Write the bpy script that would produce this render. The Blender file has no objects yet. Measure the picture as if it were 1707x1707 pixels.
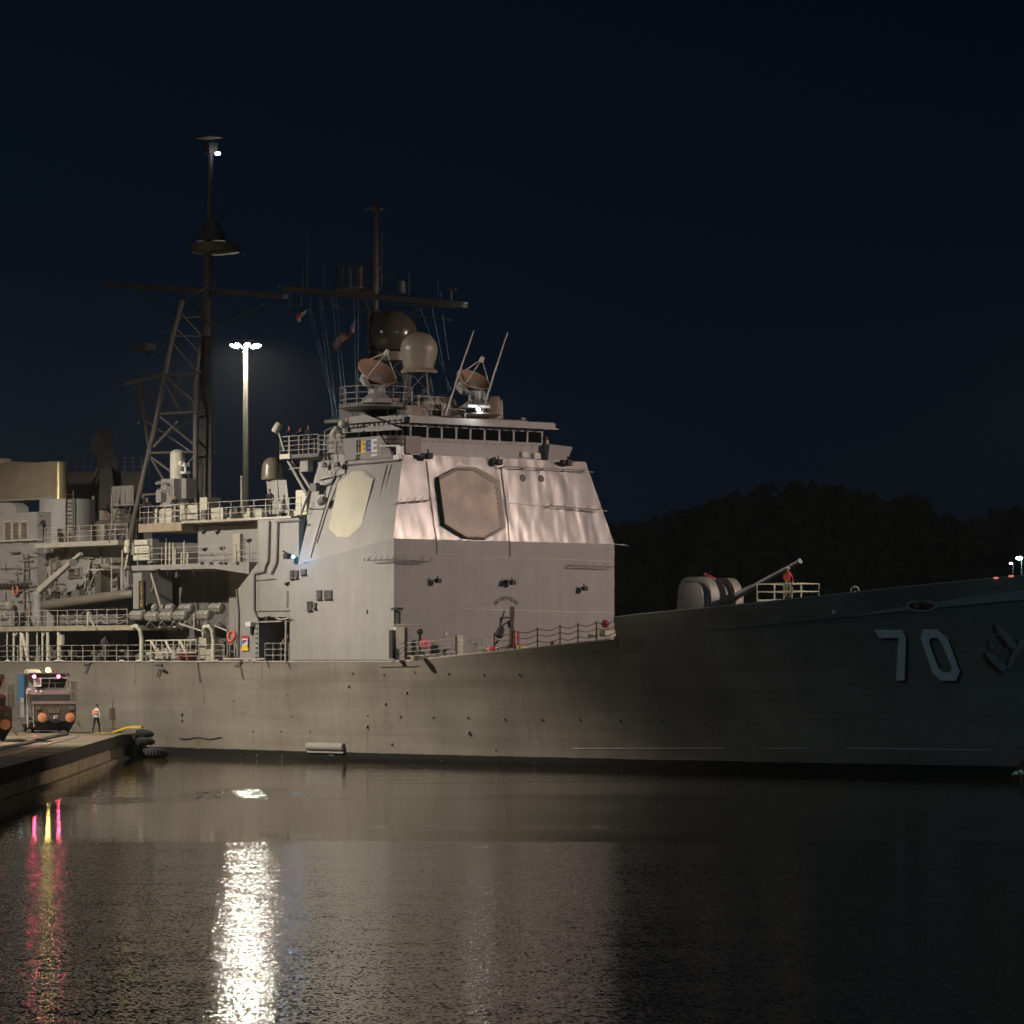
import bpy, bmesh, math, random
from mathutils import Vector, Matrix
from mathutils.bvhtree import BVHTree
random.seed(7)
R = math.radians
scene = bpy.context.scene
COL = scene.collection

# ------------------------------------------------------------------ camera
F, CX, HY, CAMZ = 6500.0, 853.5, 1103.0, 6.0      # focal length and horizon measured on the photograph
cam = bpy.data.cameras.new("camera")
cam_o = bpy.data.objects.new("camera", cam); COL.objects.link(cam_o)
cam.sensor_width = 36; cam.lens = 36 * F / 1707
cam.shift_y = (HY - 853.5) / 1707
cam.clip_start = 1; cam.clip_end = 6000
cam_o.location = (0, 0, CAMZ); cam_o.rotation_euler = (R(90), 0, 0)
scene.camera = cam_o
# ------------------------------------------------------------------ exposure
scene.view_settings.view_transform = 'Standard'
scene.view_settings.look = 'None'
scene.view_settings.exposure = 0
scene.view_settings.gamma = 1
scene.cycles.use_denoising = True
scene.cycles.max_bounces = 5
scene.cycles.diffuse_bounces = 2
scene.cycles.glossy_bounces = 3
scene.cycles.sample_clamp_indirect = 6
# ------------------------------------------------------------------ night sky
w = bpy.data.worlds.new("World"); scene.world = w; w.use_nodes = True
nt = w.node_tree; nt.nodes.clear()
wo = nt.nodes.new('ShaderNodeOutputWorld'); bg = nt.nodes.new('ShaderNodeBackground')
tc = nt.nodes.new('ShaderNodeTexCoord'); sep = nt.nodes.new('ShaderNodeSeparateXYZ')
rmp = nt.nodes.new('ShaderNodeValToRGB')
nt.links.new(tc.outputs['Generated'], sep.inputs[0]); nt.links.new(sep.outputs['Z'], rmp.inputs[0])
e = rmp.color_ramp.elements
e[0].position = 0.0; e[0].color = (0.0019, 0.0054, 0.0116, 1)
e[1].position = 0.45; e[1].color = (0.0008, 0.0021, 0.0046, 1)
k = e.new(0.07); k.color = (0.0017, 0.0049, 0.0110, 1)
k = e.new(0.17); k.color = (0.0012, 0.0034, 0.0074, 1)
az = nt.nodes.new('ShaderNodeMapRange'); nt.links.new(sep.outputs['X'], az.inputs['Value'])      # lamp glow put into the sky colour, brighter towards the left
az.inputs['From Min'].default_value = -.13; az.inputs['From Max'].default_value = .14; az.inputs['To Min'].default_value = 1.15; az.inputs['To Max'].default_value = .74
mu = nt.nodes.new('ShaderNodeVectorMath'); mu.operation = 'SCALE'; nt.links.new(rmp.outputs[0], mu.inputs[0]); nt.links.new(az.outputs[0], mu.inputs['Scale'])
nt.links.new(mu.outputs[0], bg.inputs[0]); bg.inputs[1].default_value = 1.0
nt.links.new(bg.outputs[0], wo.inputs[0])
# ------------------------------------------------------------------ lock floodlights (the lamps on the tall masts) and added spots
def lamp(name, loc, power, col, rad=0.7, target=None, spot=None, blend=.6):
    l = bpy.data.lights.new(name, 'SPOT' if spot else 'POINT'); l.energy = power; l.color = col; l.shadow_soft_size = rad
    o = bpy.data.objects.new(name, l); COL.objects.link(o); o.location = loc
    if spot:
        l.spot_size = R(spot); l.spot_blend = blend
        d = Vector(target) - Vector(loc); o.rotation_euler = d.to_track_quat('-Z', 'Y').to_euler()
    return o
MAST_QUAY = (-50.0, 225.0)          # off the frame to the left, on the centre wall
MAST_PORT = (60.0, 213.0)           # off the frame to the right, across the channel on the port bow
MAST_NEAR = (46.0, 70.0)            # unseen mast added right of the camera for cool light on the bow
MAST_FAR = (-20.5, 300.0)           # the lit mast seen behind the ship
def down(p, dx=0, dy=0): return (p[0]+dx, p[1]+dy, 0)
def aim(p, azd, eld, k=30): return (p[0]+k*math.cos(R(azd))*math.cos(R(eld)), p[1]+k*math.sin(R(azd))*math.cos(R(eld)), 30+k*math.sin(R(eld)))
# the heads on the quay mast: one washes the hull aft, one is aimed at the deckhouse side; the rest are added spots
lamp("floodlight_quay", (*MAST_QUAY, 30), 1.06e5, (1.0, 0.89, 0.74), .7, aim(MAST_QUAY, 56, -64), 2*math.degrees(math.acos(.53)), .28)
lamp("floodlight_quay", (MAST_QUAY[0]+.6, MAST_QUAY[1]+.4, 30), 0.54e5, (1.0, 0.89, 0.79), .7, (-9.5, 235.5, 18.0), 33, .7)
lamp("floodlight_quay", (MAST_QUAY[0]+.6, MAST_QUAY[1]-.6, 30), 0.10e5, (1.0, 0.76, 0.52), .7, (8, 216.0, -5.0), 34, 1.0)  # added weak warm spot, brightens the hull low along the bow
lamp("floodlight_quay", (MAST_QUAY[0]+.9, MAST_QUAY[1]-.2, 30), 0.75e5, (1.0, 0.90, 0.76), .5, (9.0, 216.8, 12.4), 10.2, .8)  # added narrow spot that brightens only the gun and its platform
lamp("floodlight_quay", (MAST_QUAY[0]+.5, MAST_QUAY[1]-.8, 30), 0.40e5, (1.0, 0.88, 0.68), .7, (-26, 226, 1.5), 54, .6)  # added spot to brighten the quay top
lamp("floodlight_port", (*MAST_PORT, 30), 1.42e5, (1.0, 0.75, 0.655), .7, (0.5, 236.0, 15), 37, .45)
lamp("floodlight_port", (MAST_PORT[0]-.8, MAST_PORT[1]-.5, 30), 1.1e5, (1.0, 0.80, 0.56), .7, (-23, 205, 0.5), 27, .8)  # added spot to brighten the quay wall
lamp("bow_fill_near", (*MAST_NEAR, 30), 7.0e4, (0.24, 0.68, 1.0), .7, (20, 205, 5), 34, .9)  # added cool fill aimed at the dark bow
lamp("floodlight_far", (*MAST_FAR, 30.2), 1.4e4, (1.0, 0.93, 0.78), .4, down(MAST_FAR), 176, .2)

# ------------------------------------------------------------------ frames: photograph -> ship
PH = R(51); CC, SS = math.cos(PH), math.sin(PH)
C0 = (-7.05, 231.0)                # starboard front corner of the forward deckhouse
BEAM = 17.24; MID = BEAM / 2
def W(u, v, z): return Vector((C0[0] + CC*u + SS*v, C0[1] - SS*u + CC*v, z))
def UVZ(p): x, y = p[0]-C0[0], p[1]-C0[1]; return (CC*x - SS*y, SS*x + CC*y, p[2])
UD = Vector((CC, -SS, 0)); VD = Vector((SS, CC, 0)); ZD = Vector((0, 0, 1))
def ray(px, py): return (px-CX)/F, (HY-py)/F
def at(px, py, d): kx, kz = ray(px, py); return Vector((kx*d, d, CAMZ + kz*d))
def PV(px, py, v):
    kx, kz = ray(px, py); d = (v + C0[0]*SS + C0[1]*CC) / (kx*SS + CC); return at(px, py, d)
def PU(px, py, u):
    kx, kz = ray(px, py); d = (u + C0[0]*CC - C0[1]*SS) / (kx*CC - SS); return at(px, py, d)
def PZ(px, py, z): kx, kz = ray(px, py); return at(px, py, (z-CAMZ)/kz)
def PPL(px, py, p0, n):
    kx, kz = ray(px, py); dr = Vector((kx, 1, kz)); o = Vector((0, 0, CAMZ))
    t = (p0-o).dot(n)/dr.dot(n); return o + dr*t
def UP(px, v): return UVZ(PV(px, HY, v))[0]
def ZP(px, py, v): return PV(px, py, v)[2]

# ------------------------------------------------------------------ mesh builder
class MB:
    def __init__(s): s.v = []; s.f = []; s.m = []; s.r = []
    def add(s, vs, fs, m=0):
        b = len(s.v); c = len(s.f); s.v += [Vector(p) for p in vs]; s.f += [tuple(b+i for i in f) for f in fs]; s.m += [m]*len(fs); s.r.append((b, len(s.v), c, len(s.f))); return s
    def hexa(s, p, m=0):           # p: 4 bottom, 4 top
        return s.add(p, [(0,3,2,1),(4,5,6,7),(0,1,5,4),(1,2,6,5),(2,3,7,6),(3,0,4,7)], m)
    def sb(s, u0, u1, v0, v1, z0, z1, m=0):
        return s.hexa([W(u0,v0,z0),W(u1,v0,z0),W(u1,v1,z0),W(u0,v1,z0),W(u0,v0,z1),W(u1,v0,z1),W(u1,v1,z1),W(u0,v1,z1)], m)
    def box(s, o, ax, ay, az, m=0): # o corner, three edge vectors
        return s.hexa([o,o+ax,o+ax+ay,o+ay,o+az,o+ax+az,o+ax+ay+az,o+ay+az], m)
    def cb(s, c, ax, ay, az, m=0): return s.box(c-ax*.5-ay*.5-az*.5, ax, ay, az, m)
    def vbox(s, x0, x1, y0, y1, v0, v1, m=0):   # seen on the plane v=v0, running inboard to v1
        xm = (x0+x1)/2
        return s.sb(UP(x0,v0), UP(x1,v0), v0, v1, ZP(xm,y1,v0), ZP(xm,y0,v0), m)
    def ubox(s, x0, x1, y0, y1, u0, u1, m=0):   # seen on the plane u=u0, running aft to u1
        a = UVZ(PU(x0,(y0+y1)/2,u0)); b = UVZ(PU(x1,(y0+y1)/2,u0)); xm = (x0+x1)/2
        return s.sb(u1, u0, a[1], b[1], PU(xm,y1,u0)[2], PU(xm,y0,u0)[2], m)
    def prism(s, pts, off, m=0):
        n = len(pts); a = [Vector(p) for p in pts]; b = [p+off for p in a]
        return s.add(a+b, [tuple(range(n))[::-1], tuple(range(n,2*n))] + [(i,(i+1)%n,n+(i+1)%n,n+i) for i in range(n)], m)
    def tube(s, p, q, r, n=6, r2=None, cap=True, m=0):
        p = Vector(p); q = Vector(q); d = q-p
        if d.length < 1e-6: return s
        r2 = r if r2 is None else r2
        a = d.orthogonal().normalized(); b = d.normalized().cross(a)
        vs = []
        for c, rr in ((p, r), (q, r2)):
            vs += [c + (a*math.cos(2*math.pi*i/n) + b*math.sin(2*math.pi*i/n))*rr for i in range(n)]
        fs = [(i,(i+1)%n,n+(i+1)%n,n+i) for i in range(n)]
        if cap: fs += [tuple(range(n))[::-1], tuple(range(n,2*n))]
        return s.add(vs, fs, m)
    def path(s, pts, r, n=6, m=0):
        for a, b in zip(pts, pts[1:]): s.tube(a, b, r, n, m=m)
        return s
    def lathe(s, o, ax, prof, n=20, m=0):
        o = Vector(o); ax = Vector(ax).normalized(); a = ax.orthogonal().normalized(); b = ax.cross(a); vs = []
        for t, r in prof: vs += [o + ax*t + (a*math.cos(2*math.pi*i/n) + b*math.sin(2*math.pi*i/n))*max(r,.001) for i in range(n)]
        fs = [(k*n+i, k*n+(i+1)%n, (k+1)*n+(i+1)%n, (k+1)*n+i) for k in range(len(prof)-1) for i in range(n)]
        fs += [tuple(range(n))[::-1], tuple(range((len(prof)-1)*n, len(prof)*n))]
        return s.add(vs, fs, m)
    def ball(s, c, r, n=16, sc=(1,1,1), t0=-1.0, m=0):
        prof = []; K = n//2
        for k in range(K+1):
            a = -math.pi/2 + math.pi*k/K
            if math.sin(a) < t0: continue
            prof.append((math.sin(a)*r*sc[2], math.cos(a)*r))
        b0 = len(s.v); s.lathe(c, (0,0,1), prof, n, m)
        if sc[0] != 1 or sc[1] != 1:
            c = Vector(c)
            for i in range(b0, len(s.v)): d = s.v[i]-c; s.v[i] = c + Vector((d.x*sc[0], d.y*sc[1], d.z))
        return s
    def torus(s, c, ax, R0, r, n=24, k=10, m=0):
        c = Vector(c); ax = Vector(ax).normalized(); a = ax.orthogonal().normalized(); b = ax.cross(a); vs = []
        for i in range(n):
            t = 2*math.pi*i/n; d = a*math.cos(t)+b*math.sin(t)
            for j in range(k):
                p = 2*math.pi*j/k; vs.append(c + d*(R0 + r*math.cos(p)) + ax*r*math.sin(p))
        fs = [(i*k+j, ((i+1)%n)*k+j, ((i+1)%n)*k+(j+1)%k, i*k+(j+1)%k) for i in range(n) for j in range(k)]
        return s.add(vs, fs, m)
    def rail(s, pts, h=1.05, step=1.5, bars=3, r=.024, toe=0, up=ZD):
        for a, b in zip(pts, pts[1:]):
            a = Vector(a); b = Vector(b); L = (b-a).length; k = max(1, round(L/step))
            for i in range(k+1):
                p = a.lerp(b, i/k); s.tube(p, p+up*h, r*1.25, 6)
            for j in range(bars): hh = up*h*(j+1)/bars; s.tube(a+hh, b+hh, r*.85, 5)
        return s
    def ladder(s, a, b, wdir, wd=.45, r=.025, step=.3):
        a = Vector(a); b = Vector(b); o = wdir*wd/2
        s.tube(a-o, b-o, r); s.tube(a+o, b+o, r); k = max(2, int((b-a).length/step))
        for i in range(1, k): p = a.lerp(b, i/k); s.tube(p-o, p+o, r*.7, 5)
        return s

def mesh_of(name, mb, mats, off=Vector((0,0,0)), smooth=False):
    me = bpy.data.meshes.new(name); me.from_pydata([tuple(p-off) for p in mb.v], [], mb.f)
    for m in (mats if isinstance(mats, (list, tuple)) else [mats]): me.materials.append(m)
    if isinstance(mats, (list, tuple)) and len(mats) > 1: me.polygons.foreach_set('material_index', mb.m)
    bm = bmesh.new(); bm.from_mesh(me); bmesh.ops.recalc_face_normals(bm, faces=bm.faces); bm.to_mesh(me); bm.free()
    if smooth:
        me.polygons.foreach_set('use_smooth', [True]*len(me.polygons)); me.set_sharp_from_angle(angle=R(38))
    me.update(); return me
def wloc(o):
    p = Vector((0,0,0))
    while o: p += o.location; o = o.parent
    return p
def tag(o, label=None, cat=None, group=None, kind=None):
    if label: o['label'] = label
    if cat: o['category'] = cat
    if group: o['group'] = group
    if kind: o['kind'] = kind
    return o
def thing(name, loc, label, cat, group=None):
    o = bpy.data.objects.new(name, None); COL.objects.link(o); o.location = loc; o.empty_display_size = .5
    return tag(o, label, cat, group)
def pieces(mb):
    if len(mb.r) < 2 or len(mb.r) > 260: return [mb]
    bx = []
    for a, b, _, _ in mb.r:
        vs = mb.v[a:b]; lo = [min(p[i] for p in vs) for i in range(3)]; hi = [max(p[i] for p in vs) for i in range(3)]; bx.append((lo, hi, max(hi[i]-lo[i] for i in range(3))))
    par = list(range(len(bx)))
    def find(i):
        while par[i] != i: par[i] = par[par[i]]; i = par[i]
        return i
    for i in range(len(bx)):
        for j in range(i):
            A, B = bx[i], bx[j]; g2 = sum(max(0, A[0][k]-B[1][k], B[0][k]-A[1][k])**2 for k in range(3))
            if g2**.5 <= max(.02, .45*max(A[2], B[2])): par[find(i)] = find(j)
    gr = {}
    for i in range(len(bx)): gr.setdefault(find(i), []).append(i)
    if len(gr) < 2: return [mb]
    out = []
    for ids in sorted(gr.values(), key=lambda l: -len(l)):
        m = MB()
        for i in ids:
            a, b, c, d = mb.r[i]; m.add(mb.v[a:b], [tuple(x-a for x in f) for f in mb.f[c:d]]); m.m[-(d-c):] = mb.m[c:d]
        out.append(m)
    return out
def part(parent, name, mb, mats, smooth=False, label=None):
    if parent and label is None:
        P = pieces(mb)
        if len(P) > 1:
            first = None
            for m in P:
                o = part1(parent, name, m, mats, smooth, label); first = first or o
            return first
    return part1(parent, name, mb, mats, smooth, label)
def part1(parent, name, mb, mats, smooth=False, label=None):
    off = wloc(parent) if parent else Vector((0,0,0))
    o = bpy.data.objects.new(name, mesh_of(name, mb, mats, off, smooth)); COL.objects.link(o)
    if parent: o.parent = parent
    if label: o['label'] = label
    return o
def solo(name, mb, mats, label, cat, group=None, smooth=False, loc=None):
    off = Vector(loc) if loc is not None else sum(mb.v, Vector())/len(mb.v)
    o = bpy.data.objects.new(name, mesh_of(name, mb, mats, off, smooth)); COL.objects.link(o); o.location = off
    return tag(o, label, cat, group)
def struct(name, mb, mats, smooth=False, kind='structure'):
    o = bpy.data.objects.new(name, mesh_of(name, mb, mats, Vector((0,0,0)), smooth)); COL.objects.link(o); o['kind'] = kind; return o
def copy_tree(o, parent=None):
    c = o.copy(); COL.objects.link(c); c.parent = parent
    for ch in [x for x in bpy.data.objects if x.parent == o]: copy_tree(ch, c)
    return c
def glyphs(txt, size):
    cu = bpy.data.curves.new('t', 'FONT'); cu.body = txt; cu.size = size; cu.align_x = 'CENTER'; cu.resolution_u = 2
    o = bpy.data.objects.new('t', cu); COL.objects.link(o); dg = bpy.context.evaluated_depsgraph_get()
    me = bpy.data.meshes.new_from_object(o.evaluated_get(dg)); vs = [v.co.copy() for v in me.vertices]; fs = [tuple(p.vertices) for p in me.polygons]
    bpy.data.objects.remove(o); bpy.data.curves.remove(cu); bpy.data.meshes.remove(me); return vs, fs
def put_text(mb, txt, size, org, ax, ay, m=0):
    vs, fs = glyphs(txt, size); mb.add([org + ax*p.x + ay*p.y for p in vs], fs, m)

# ------------------------------------------------------------------ materials
def mat(name, col, rough=.6, metal=0, var=.12, scale=1.5, bump=0, bscale=6, streak=0, rust=0, emit=None, es=0, spec=.5):
    m = bpy.data.materials.new(name); m.use_nodes = True; n = m.node_tree.nodes; L = m.node_tree.links
    b = n['Principled BSDF']; b.inputs['Roughness'].default_value = rough; b.inputs['Metallic'].default_value = metal
    b.inputs['Specular IOR Level'].default_value = spec
    tcn = n.new('ShaderNodeTexCoord'); no = n.new('ShaderNodeTexNoise'); no.inputs['Scale'].default_value = scale; no.inputs['Detail'].default_value = 6
    L.new(tcn.outputs['Object'], no.inputs['Vector'])
    cr = n.new('ShaderNodeValToRGB'); L.new(no.outputs['Fac'], cr.inputs[0])
    lo = [c*(1-var) for c in col]; hi = [min(1, c*(1+var)) for c in col]
    cr.color_ramp.elements[0].position = .3; cr.color_ramp.elements[1].position = .7
    cr.color_ramp.elements[0].color = (*lo, 1); cr.color_ramp.elements[1].color = (*hi, 1)
    out = cr.outputs[0]
    if streak or rust:
        mp = n.new('ShaderNodeMapping'); mp.inputs['Scale'].default_value = (1.6, 1.6, .10)
        L.new(tcn.outputs['Object'], mp.inputs[0]); n2 = n.new('ShaderNodeTexNoise'); n2.inputs['Scale'].default_value = 1.3; n2.inputs['Detail'].default_value = 7
        n2.inputs['Roughness'].default_value = .65
        L.new(mp.outputs[0], n2.inputs['Vector'])
        if streak:
            c2 = n.new('ShaderNodeValToRGB'); L.new(n2.outputs['Fac'], c2.inputs[0])
            c2.color_ramp.elements[0].position = .35; c2.color_ramp.elements[1].position = .62
            c2.color_ramp.elements[0].color = (1-streak, 1-streak, 1-streak*1.1, 1); c2.color_ramp.elements[1].color = (1, 1, 1, 1)
            mx = n.new('ShaderNodeMixRGB'); mx.blend_type = 'MULTIPLY'; mx.inputs[0].default_value = 1
            L.new(out, mx.inputs[1]); L.new(c2.outputs[0], mx.inputs[2]); out = mx.outputs[0]
        if rust:
            c3 = n.new('ShaderNodeValToRGB'); L.new(n2.outputs['Fac'], c3.inputs[0])
            c3.color_ramp.elements[0].position = .66; c3.color_ramp.elements[1].position = .78
            c3.color_ramp.elements[0].color = (0, 0, 0, 1); c3.color_ramp.elements[1].color = (rust, rust, rust, 1)
            mx = n.new('ShaderNodeMixRGB'); L.new(c3.outputs[0], mx.inputs[0]); L.new(out, mx.inputs[1]); mx.inputs[2].default_value = (.13, .07, .035, 1); out = mx.outputs[0]
    L.new(out, b.inputs['Base Color'])
    if bump:
        n3 = n.new('ShaderNodeTexNoise'); n3.inputs['Scale'].default_value = bscale; n3.inputs['Detail'].default_value = 3
        L.new(tcn.outputs['Object'], n3.inputs['Vector'])
        bp = n.new('ShaderNodeBump'); bp.inputs['Distance'].default_value = bump; bp.inputs['Strength'].default_value = 1
        L.new(n3.outputs['Fac'], bp.inputs['Height']); L.new(bp.outputs[0], b.inputs['Normal'])
    if emit: b.inputs['Emission Color'].default_value = (*emit, 1); b.inputs['Emission Strength'].default_value = es
    return m
GREY = mat('haze_grey_paint', (.30, .29, .275), .55, var=.07, scale=.8, bump=.012, bscale=1.2, streak=.10, rust=.12)
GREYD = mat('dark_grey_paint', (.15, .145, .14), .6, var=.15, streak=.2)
MASTM = mat('unlit_mast_paint', (.075, .07, .065), .6, var=.2, streak=.2)  # dimness above the lamps' reach is put into the mast colour
RAILM = mat('rail_paint', (.42, .39, .34), .55, var=.1)
CREAM = mat('cream_paint', (.58, .56, .46), .55, var=.08, streak=.08)
RADOME = mat('tan_radome', (.26, .225, .17), .4, var=.05)
RADOMED = mat('dark_radome', (.085, .075, .055), .22, var=.05)
DISH = mat('tan_dish', (.33, .22, .15), .5, var=.1)
BLACK = mat('black_rubber', (.02, .02, .022), .7)
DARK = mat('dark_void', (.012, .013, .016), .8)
WHITE = mat('white_paint', (.75, .74, .70), .5, var=.05)
NUMW = mat('hull_number_white', (.72, .72, .70), .6, var=.08)
NUMK = mat('hull_number_shadow', (.012, .012, .012), .7)
RED = mat('red_paint', (.45, .05, .05), .5)
PINK = mat('pink_float', (.75, .16, .2), .6)
ORANGE = mat('orange_paint', (.75, .30, .14), .6)
YEL = mat('yellow_paint', (.75, .50, .04), .6)
BLUE = mat('blue_paint', (.04, .09, .35), .6)
RUST = mat('rusty_steel', (.12, .07, .04), .8, var=.4)
GOLD = mat('heat_stained_steel', (.34, .28, .15), .30, metal=.35, var=.2, streak=.25)
GLASS = mat('dark_glass', (.006, .007, .008), .06, var=.01, spec=.25)
STEEL = mat('brushed_steel', (.42, .40, .38), .32, metal=.7, var=.15, bump=.01, bscale=4)
DECKM = mat('nonskid_deck', (.11, .11, .11), .85)
COVER = mat('raft_shell', (.33, .32, .28), .4, var=.15)
RIB = mat('boat_rubber', (.17, .15, .125), .55, var=.1)
WOOD = mat('weathered_wood', (.10, .08, .055), .9, var=.3)
PANELF = mat('array_face_brown', (.40, .315, .235), .45, var=.34, scale=.7, streak=.12, rust=.25)
PANELS = mat('array_face_cream', (.47, .44, .345), .6, var=.07, scale=.6, streak=.07)
BLUECAB = mat('blue_glass', (.05, .16, .3), .2)
TYRE = mat('old_tyre', (.025, .024, .024), .85, bump=.02, bscale=14)
def emat(name, col, s):
    m = bpy.data.materials.new(name); m.use_nodes = True; n = m.node_tree.nodes; n.clear()
    o = n.new('ShaderNodeOutputMaterial'); em = n.new('ShaderNodeEmission'); em.inputs[0].default_value = (*col, 1); em.inputs[1].default_value = s
    m.node_tree.links.new(em.outputs[0], o.inputs[0]); return m
E_LAMP = emat('lit_floodlamp', (1, .93, .76), 1050)
E_WHITE = emat('lit_white_lamp', (.85, .93, 1), 22)
E_BLUE = emat('lit_blue_lamp', (.10, .45, 1), 110)
E_RED = emat('lit_red_lamp', (1, .04, .14), 190)
E_YEL = emat('lit_amber_lamp', (1, .80, .22), 70)
E_CYAN = emat('lit_cyan_lamp', (.5, .9, 1), 60)
# dented, semi-gloss upper front of the deckhouse
def dented():
    m = mat('dented_front_plate', (.30, .285, .27), .38, var=.08, streak=.12, rust=.1); n = m.node_tree.nodes; L = m.node_tree.links; b = n['Principled BSDF']
    g = n.new('ShaderNodeNewGeometry'); mp = n.new('ShaderNodeMapping'); mp.inputs['Rotation'].default_value = (0, 0, -R(39)); 
    L.new(g.outputs['Position'], mp.inputs[0])
    mp2 = n.new('ShaderNodeMapping'); mp2.inputs['Scale'].default_value = (1, 1, .38); L.new(mp.outputs[0], mp2.inputs[0])
    no = n.new('ShaderNodeTexNoise'); no.inputs['Scale'].default_value = .85; no.inputs['Detail'].default_value = 1.3; L.new(mp2.outputs[0], no.inputs['Vector'])
    bp = n.new('ShaderNodeBump'); bp.inputs['Distance'].default_value = .11; L.new(no.outputs['Fac'], bp.inputs['Height']); L.new(bp.outputs[0], b.inputs['Normal'])
    b.inputs['Specular IOR Level'].default_value = 1.0; b.inputs['Roughness'].default_value = .33; b.inputs['Metallic'].default_value = .3
    return m
DENT = dented()
# hull paint with the black boot topping at the waterline
def hullmat():
    m = mat('hull_paint', (.232, .212, .183), .68, var=.20, scale=.22, streak=.09, rust=.35, spec=.25); n = m.node_tree.nodes; L = m.node_tree.links; b = n['Principled BSDF']
    src = b.inputs['Base Color'].links[0].from_socket
    g = n.new('ShaderNodeNewGeometry'); sp = n.new('ShaderNodeSeparateXYZ'); L.new(g.outputs['Position'], sp.inputs[0])
    # strakes: faint long plates
    wv = n.new('ShaderNodeTexNoise'); mp = n.new('ShaderNodeMapping'); mp.inputs['Scale'].default_value = (.05, .05, .7); L.new(g.outputs['Position'], mp.inputs[0]); L.new(mp.outputs[0], wv.inputs['Vector']); wv.inputs['Scale'].default_value = 1.6; wv.inputs['Detail'].default_value = 4
    c2 = n.new('ShaderNodeValToRGB'); L.new(wv.outputs['Fac'], c2.inputs[0]); c2.color_ramp.elements[0].position = .35; c2.color_ramp.elements[1].position = .65
    c2.color_ramp.elements[0].color = (.84, .82, .79, 1); c2.color_ramp.elements[1].color = (1.05, 1.05, 1.05, 1)
    mu = n.new('ShaderNodeMixRGB'); mu.blend_type = 'MULTIPLY'; mu.inputs[0].default_value = 1; L.new(src, mu.inputs[1]); L.new(c2.outputs[0], mu.inputs[2])
    no = n.new('ShaderNodeTexNoise'); no.inputs['Scale'].default_value = .6; no.inputs['Detail'].default_value = 8; L.new(g.outputs['Position'], no.inputs['Vector'])
    a = n.new('ShaderNodeMath'); a.operation = 'MULTIPLY_ADD'; L.new(no.outputs['Fac'], a.inputs[0]); a.inputs[1].default_value = .10; L.new(sp.outputs['Z'], a.inputs[2])
    lt = n.new('ShaderNodeMath'); lt.operation = 'LESS_THAN'; L.new(a.outputs[0], lt.inputs[0]); lt.inputs[1].default_value = .58
    n4 = n.new('ShaderNodeTexNoise'); n4.inputs['Scale'].default_value = 3.5; n4.inputs['Detail'].default_value = 6; L.new(g.outputs['Position'], n4.inputs['Vector'])
    gt = n.new('ShaderNodeMath'); gt.operation = 'LESS_THAN'; L.new(n4.outputs['Fac'], gt.inputs[0]); gt.inputs[1].default_value = .70
    an = n.new('ShaderNodeMath'); an.operation = 'MULTIPLY'; L.new(lt.outputs[0], an.inputs[0]); L.new(gt.outputs[0], an.inputs[1])
    mx = n.new('ShaderNodeMixRGB'); L.new(an.outputs[0], mx.inputs[0]); L.new(mu.outputs[0], mx.inputs[1]); mx.inputs[2].default_value = (.012, .012, .012, 1)
    L.new(mx.outputs[0], b.inputs['Base Color'])
    # welded plates: u runs along the hull, faint seams and slightly dished fields between the frames
    du = n.new('ShaderNodeVectorMath'); du.operation = 'DOT_PRODUCT'; L.new(g.outputs['Position'], du.inputs[0]); du.inputs[1].default_value = (CC, -SS, 0)
    cb = n.new('ShaderNodeCombineXYZ'); L.new(du.outputs['Value'], cb.inputs[0]); L.new(sp.outputs['Z'], cb.inputs[1])
    br = n.new('ShaderNodeTexBrick'); L.new(cb.outputs[0], br.inputs['Vector']); br.inputs['Scale'].default_value = 1; br.inputs['Brick Width'].default_value = 6.4; br.inputs['Row Height'].default_value = 1.62
    br.inputs['Mortar Size'].default_value = .022; br.inputs['Mortar Smooth'].default_value = .6; br.inputs['Color1'].default_value = (1,1,1,1); br.inputs['Color2'].default_value = (.90,.89,.87,1); br.inputs['Mortar'].default_value = (.72,.70,.66,1); br.inputs['Bias'].default_value = -.2
    m3 = n.new('ShaderNodeMixRGB'); m3.blend_type = 'MULTIPLY'; m3.inputs[0].default_value = .85; L.new(mx.outputs[0], m3.inputs[1]); L.new(br.outputs['Color'], m3.inputs[2]); L.new(m3.outputs[0], b.inputs['Base Color'])
    mpb = n.new('ShaderNodeMapping'); mpb.inputs['Scale'].default_value = (1.0, .5, 1); L.new(cb.outputs[0], mpb.inputs[0])
    b2 = n.new('ShaderNodeTexNoise'); b2.inputs['Scale'].default_value = .9; b2.inputs['Detail'].default_value = 2; L.new(mpb.outputs[0], b2.inputs['Vector'])
    bp = n.new('ShaderNodeBump'); bp.inputs['Distance'].default_value = .075; L.new(b2.outputs['Fac'], bp.inputs['Height']); L.new(bp.outputs[0], b.inputs['Normal'])
    return m
HULL = hullmat()
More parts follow.
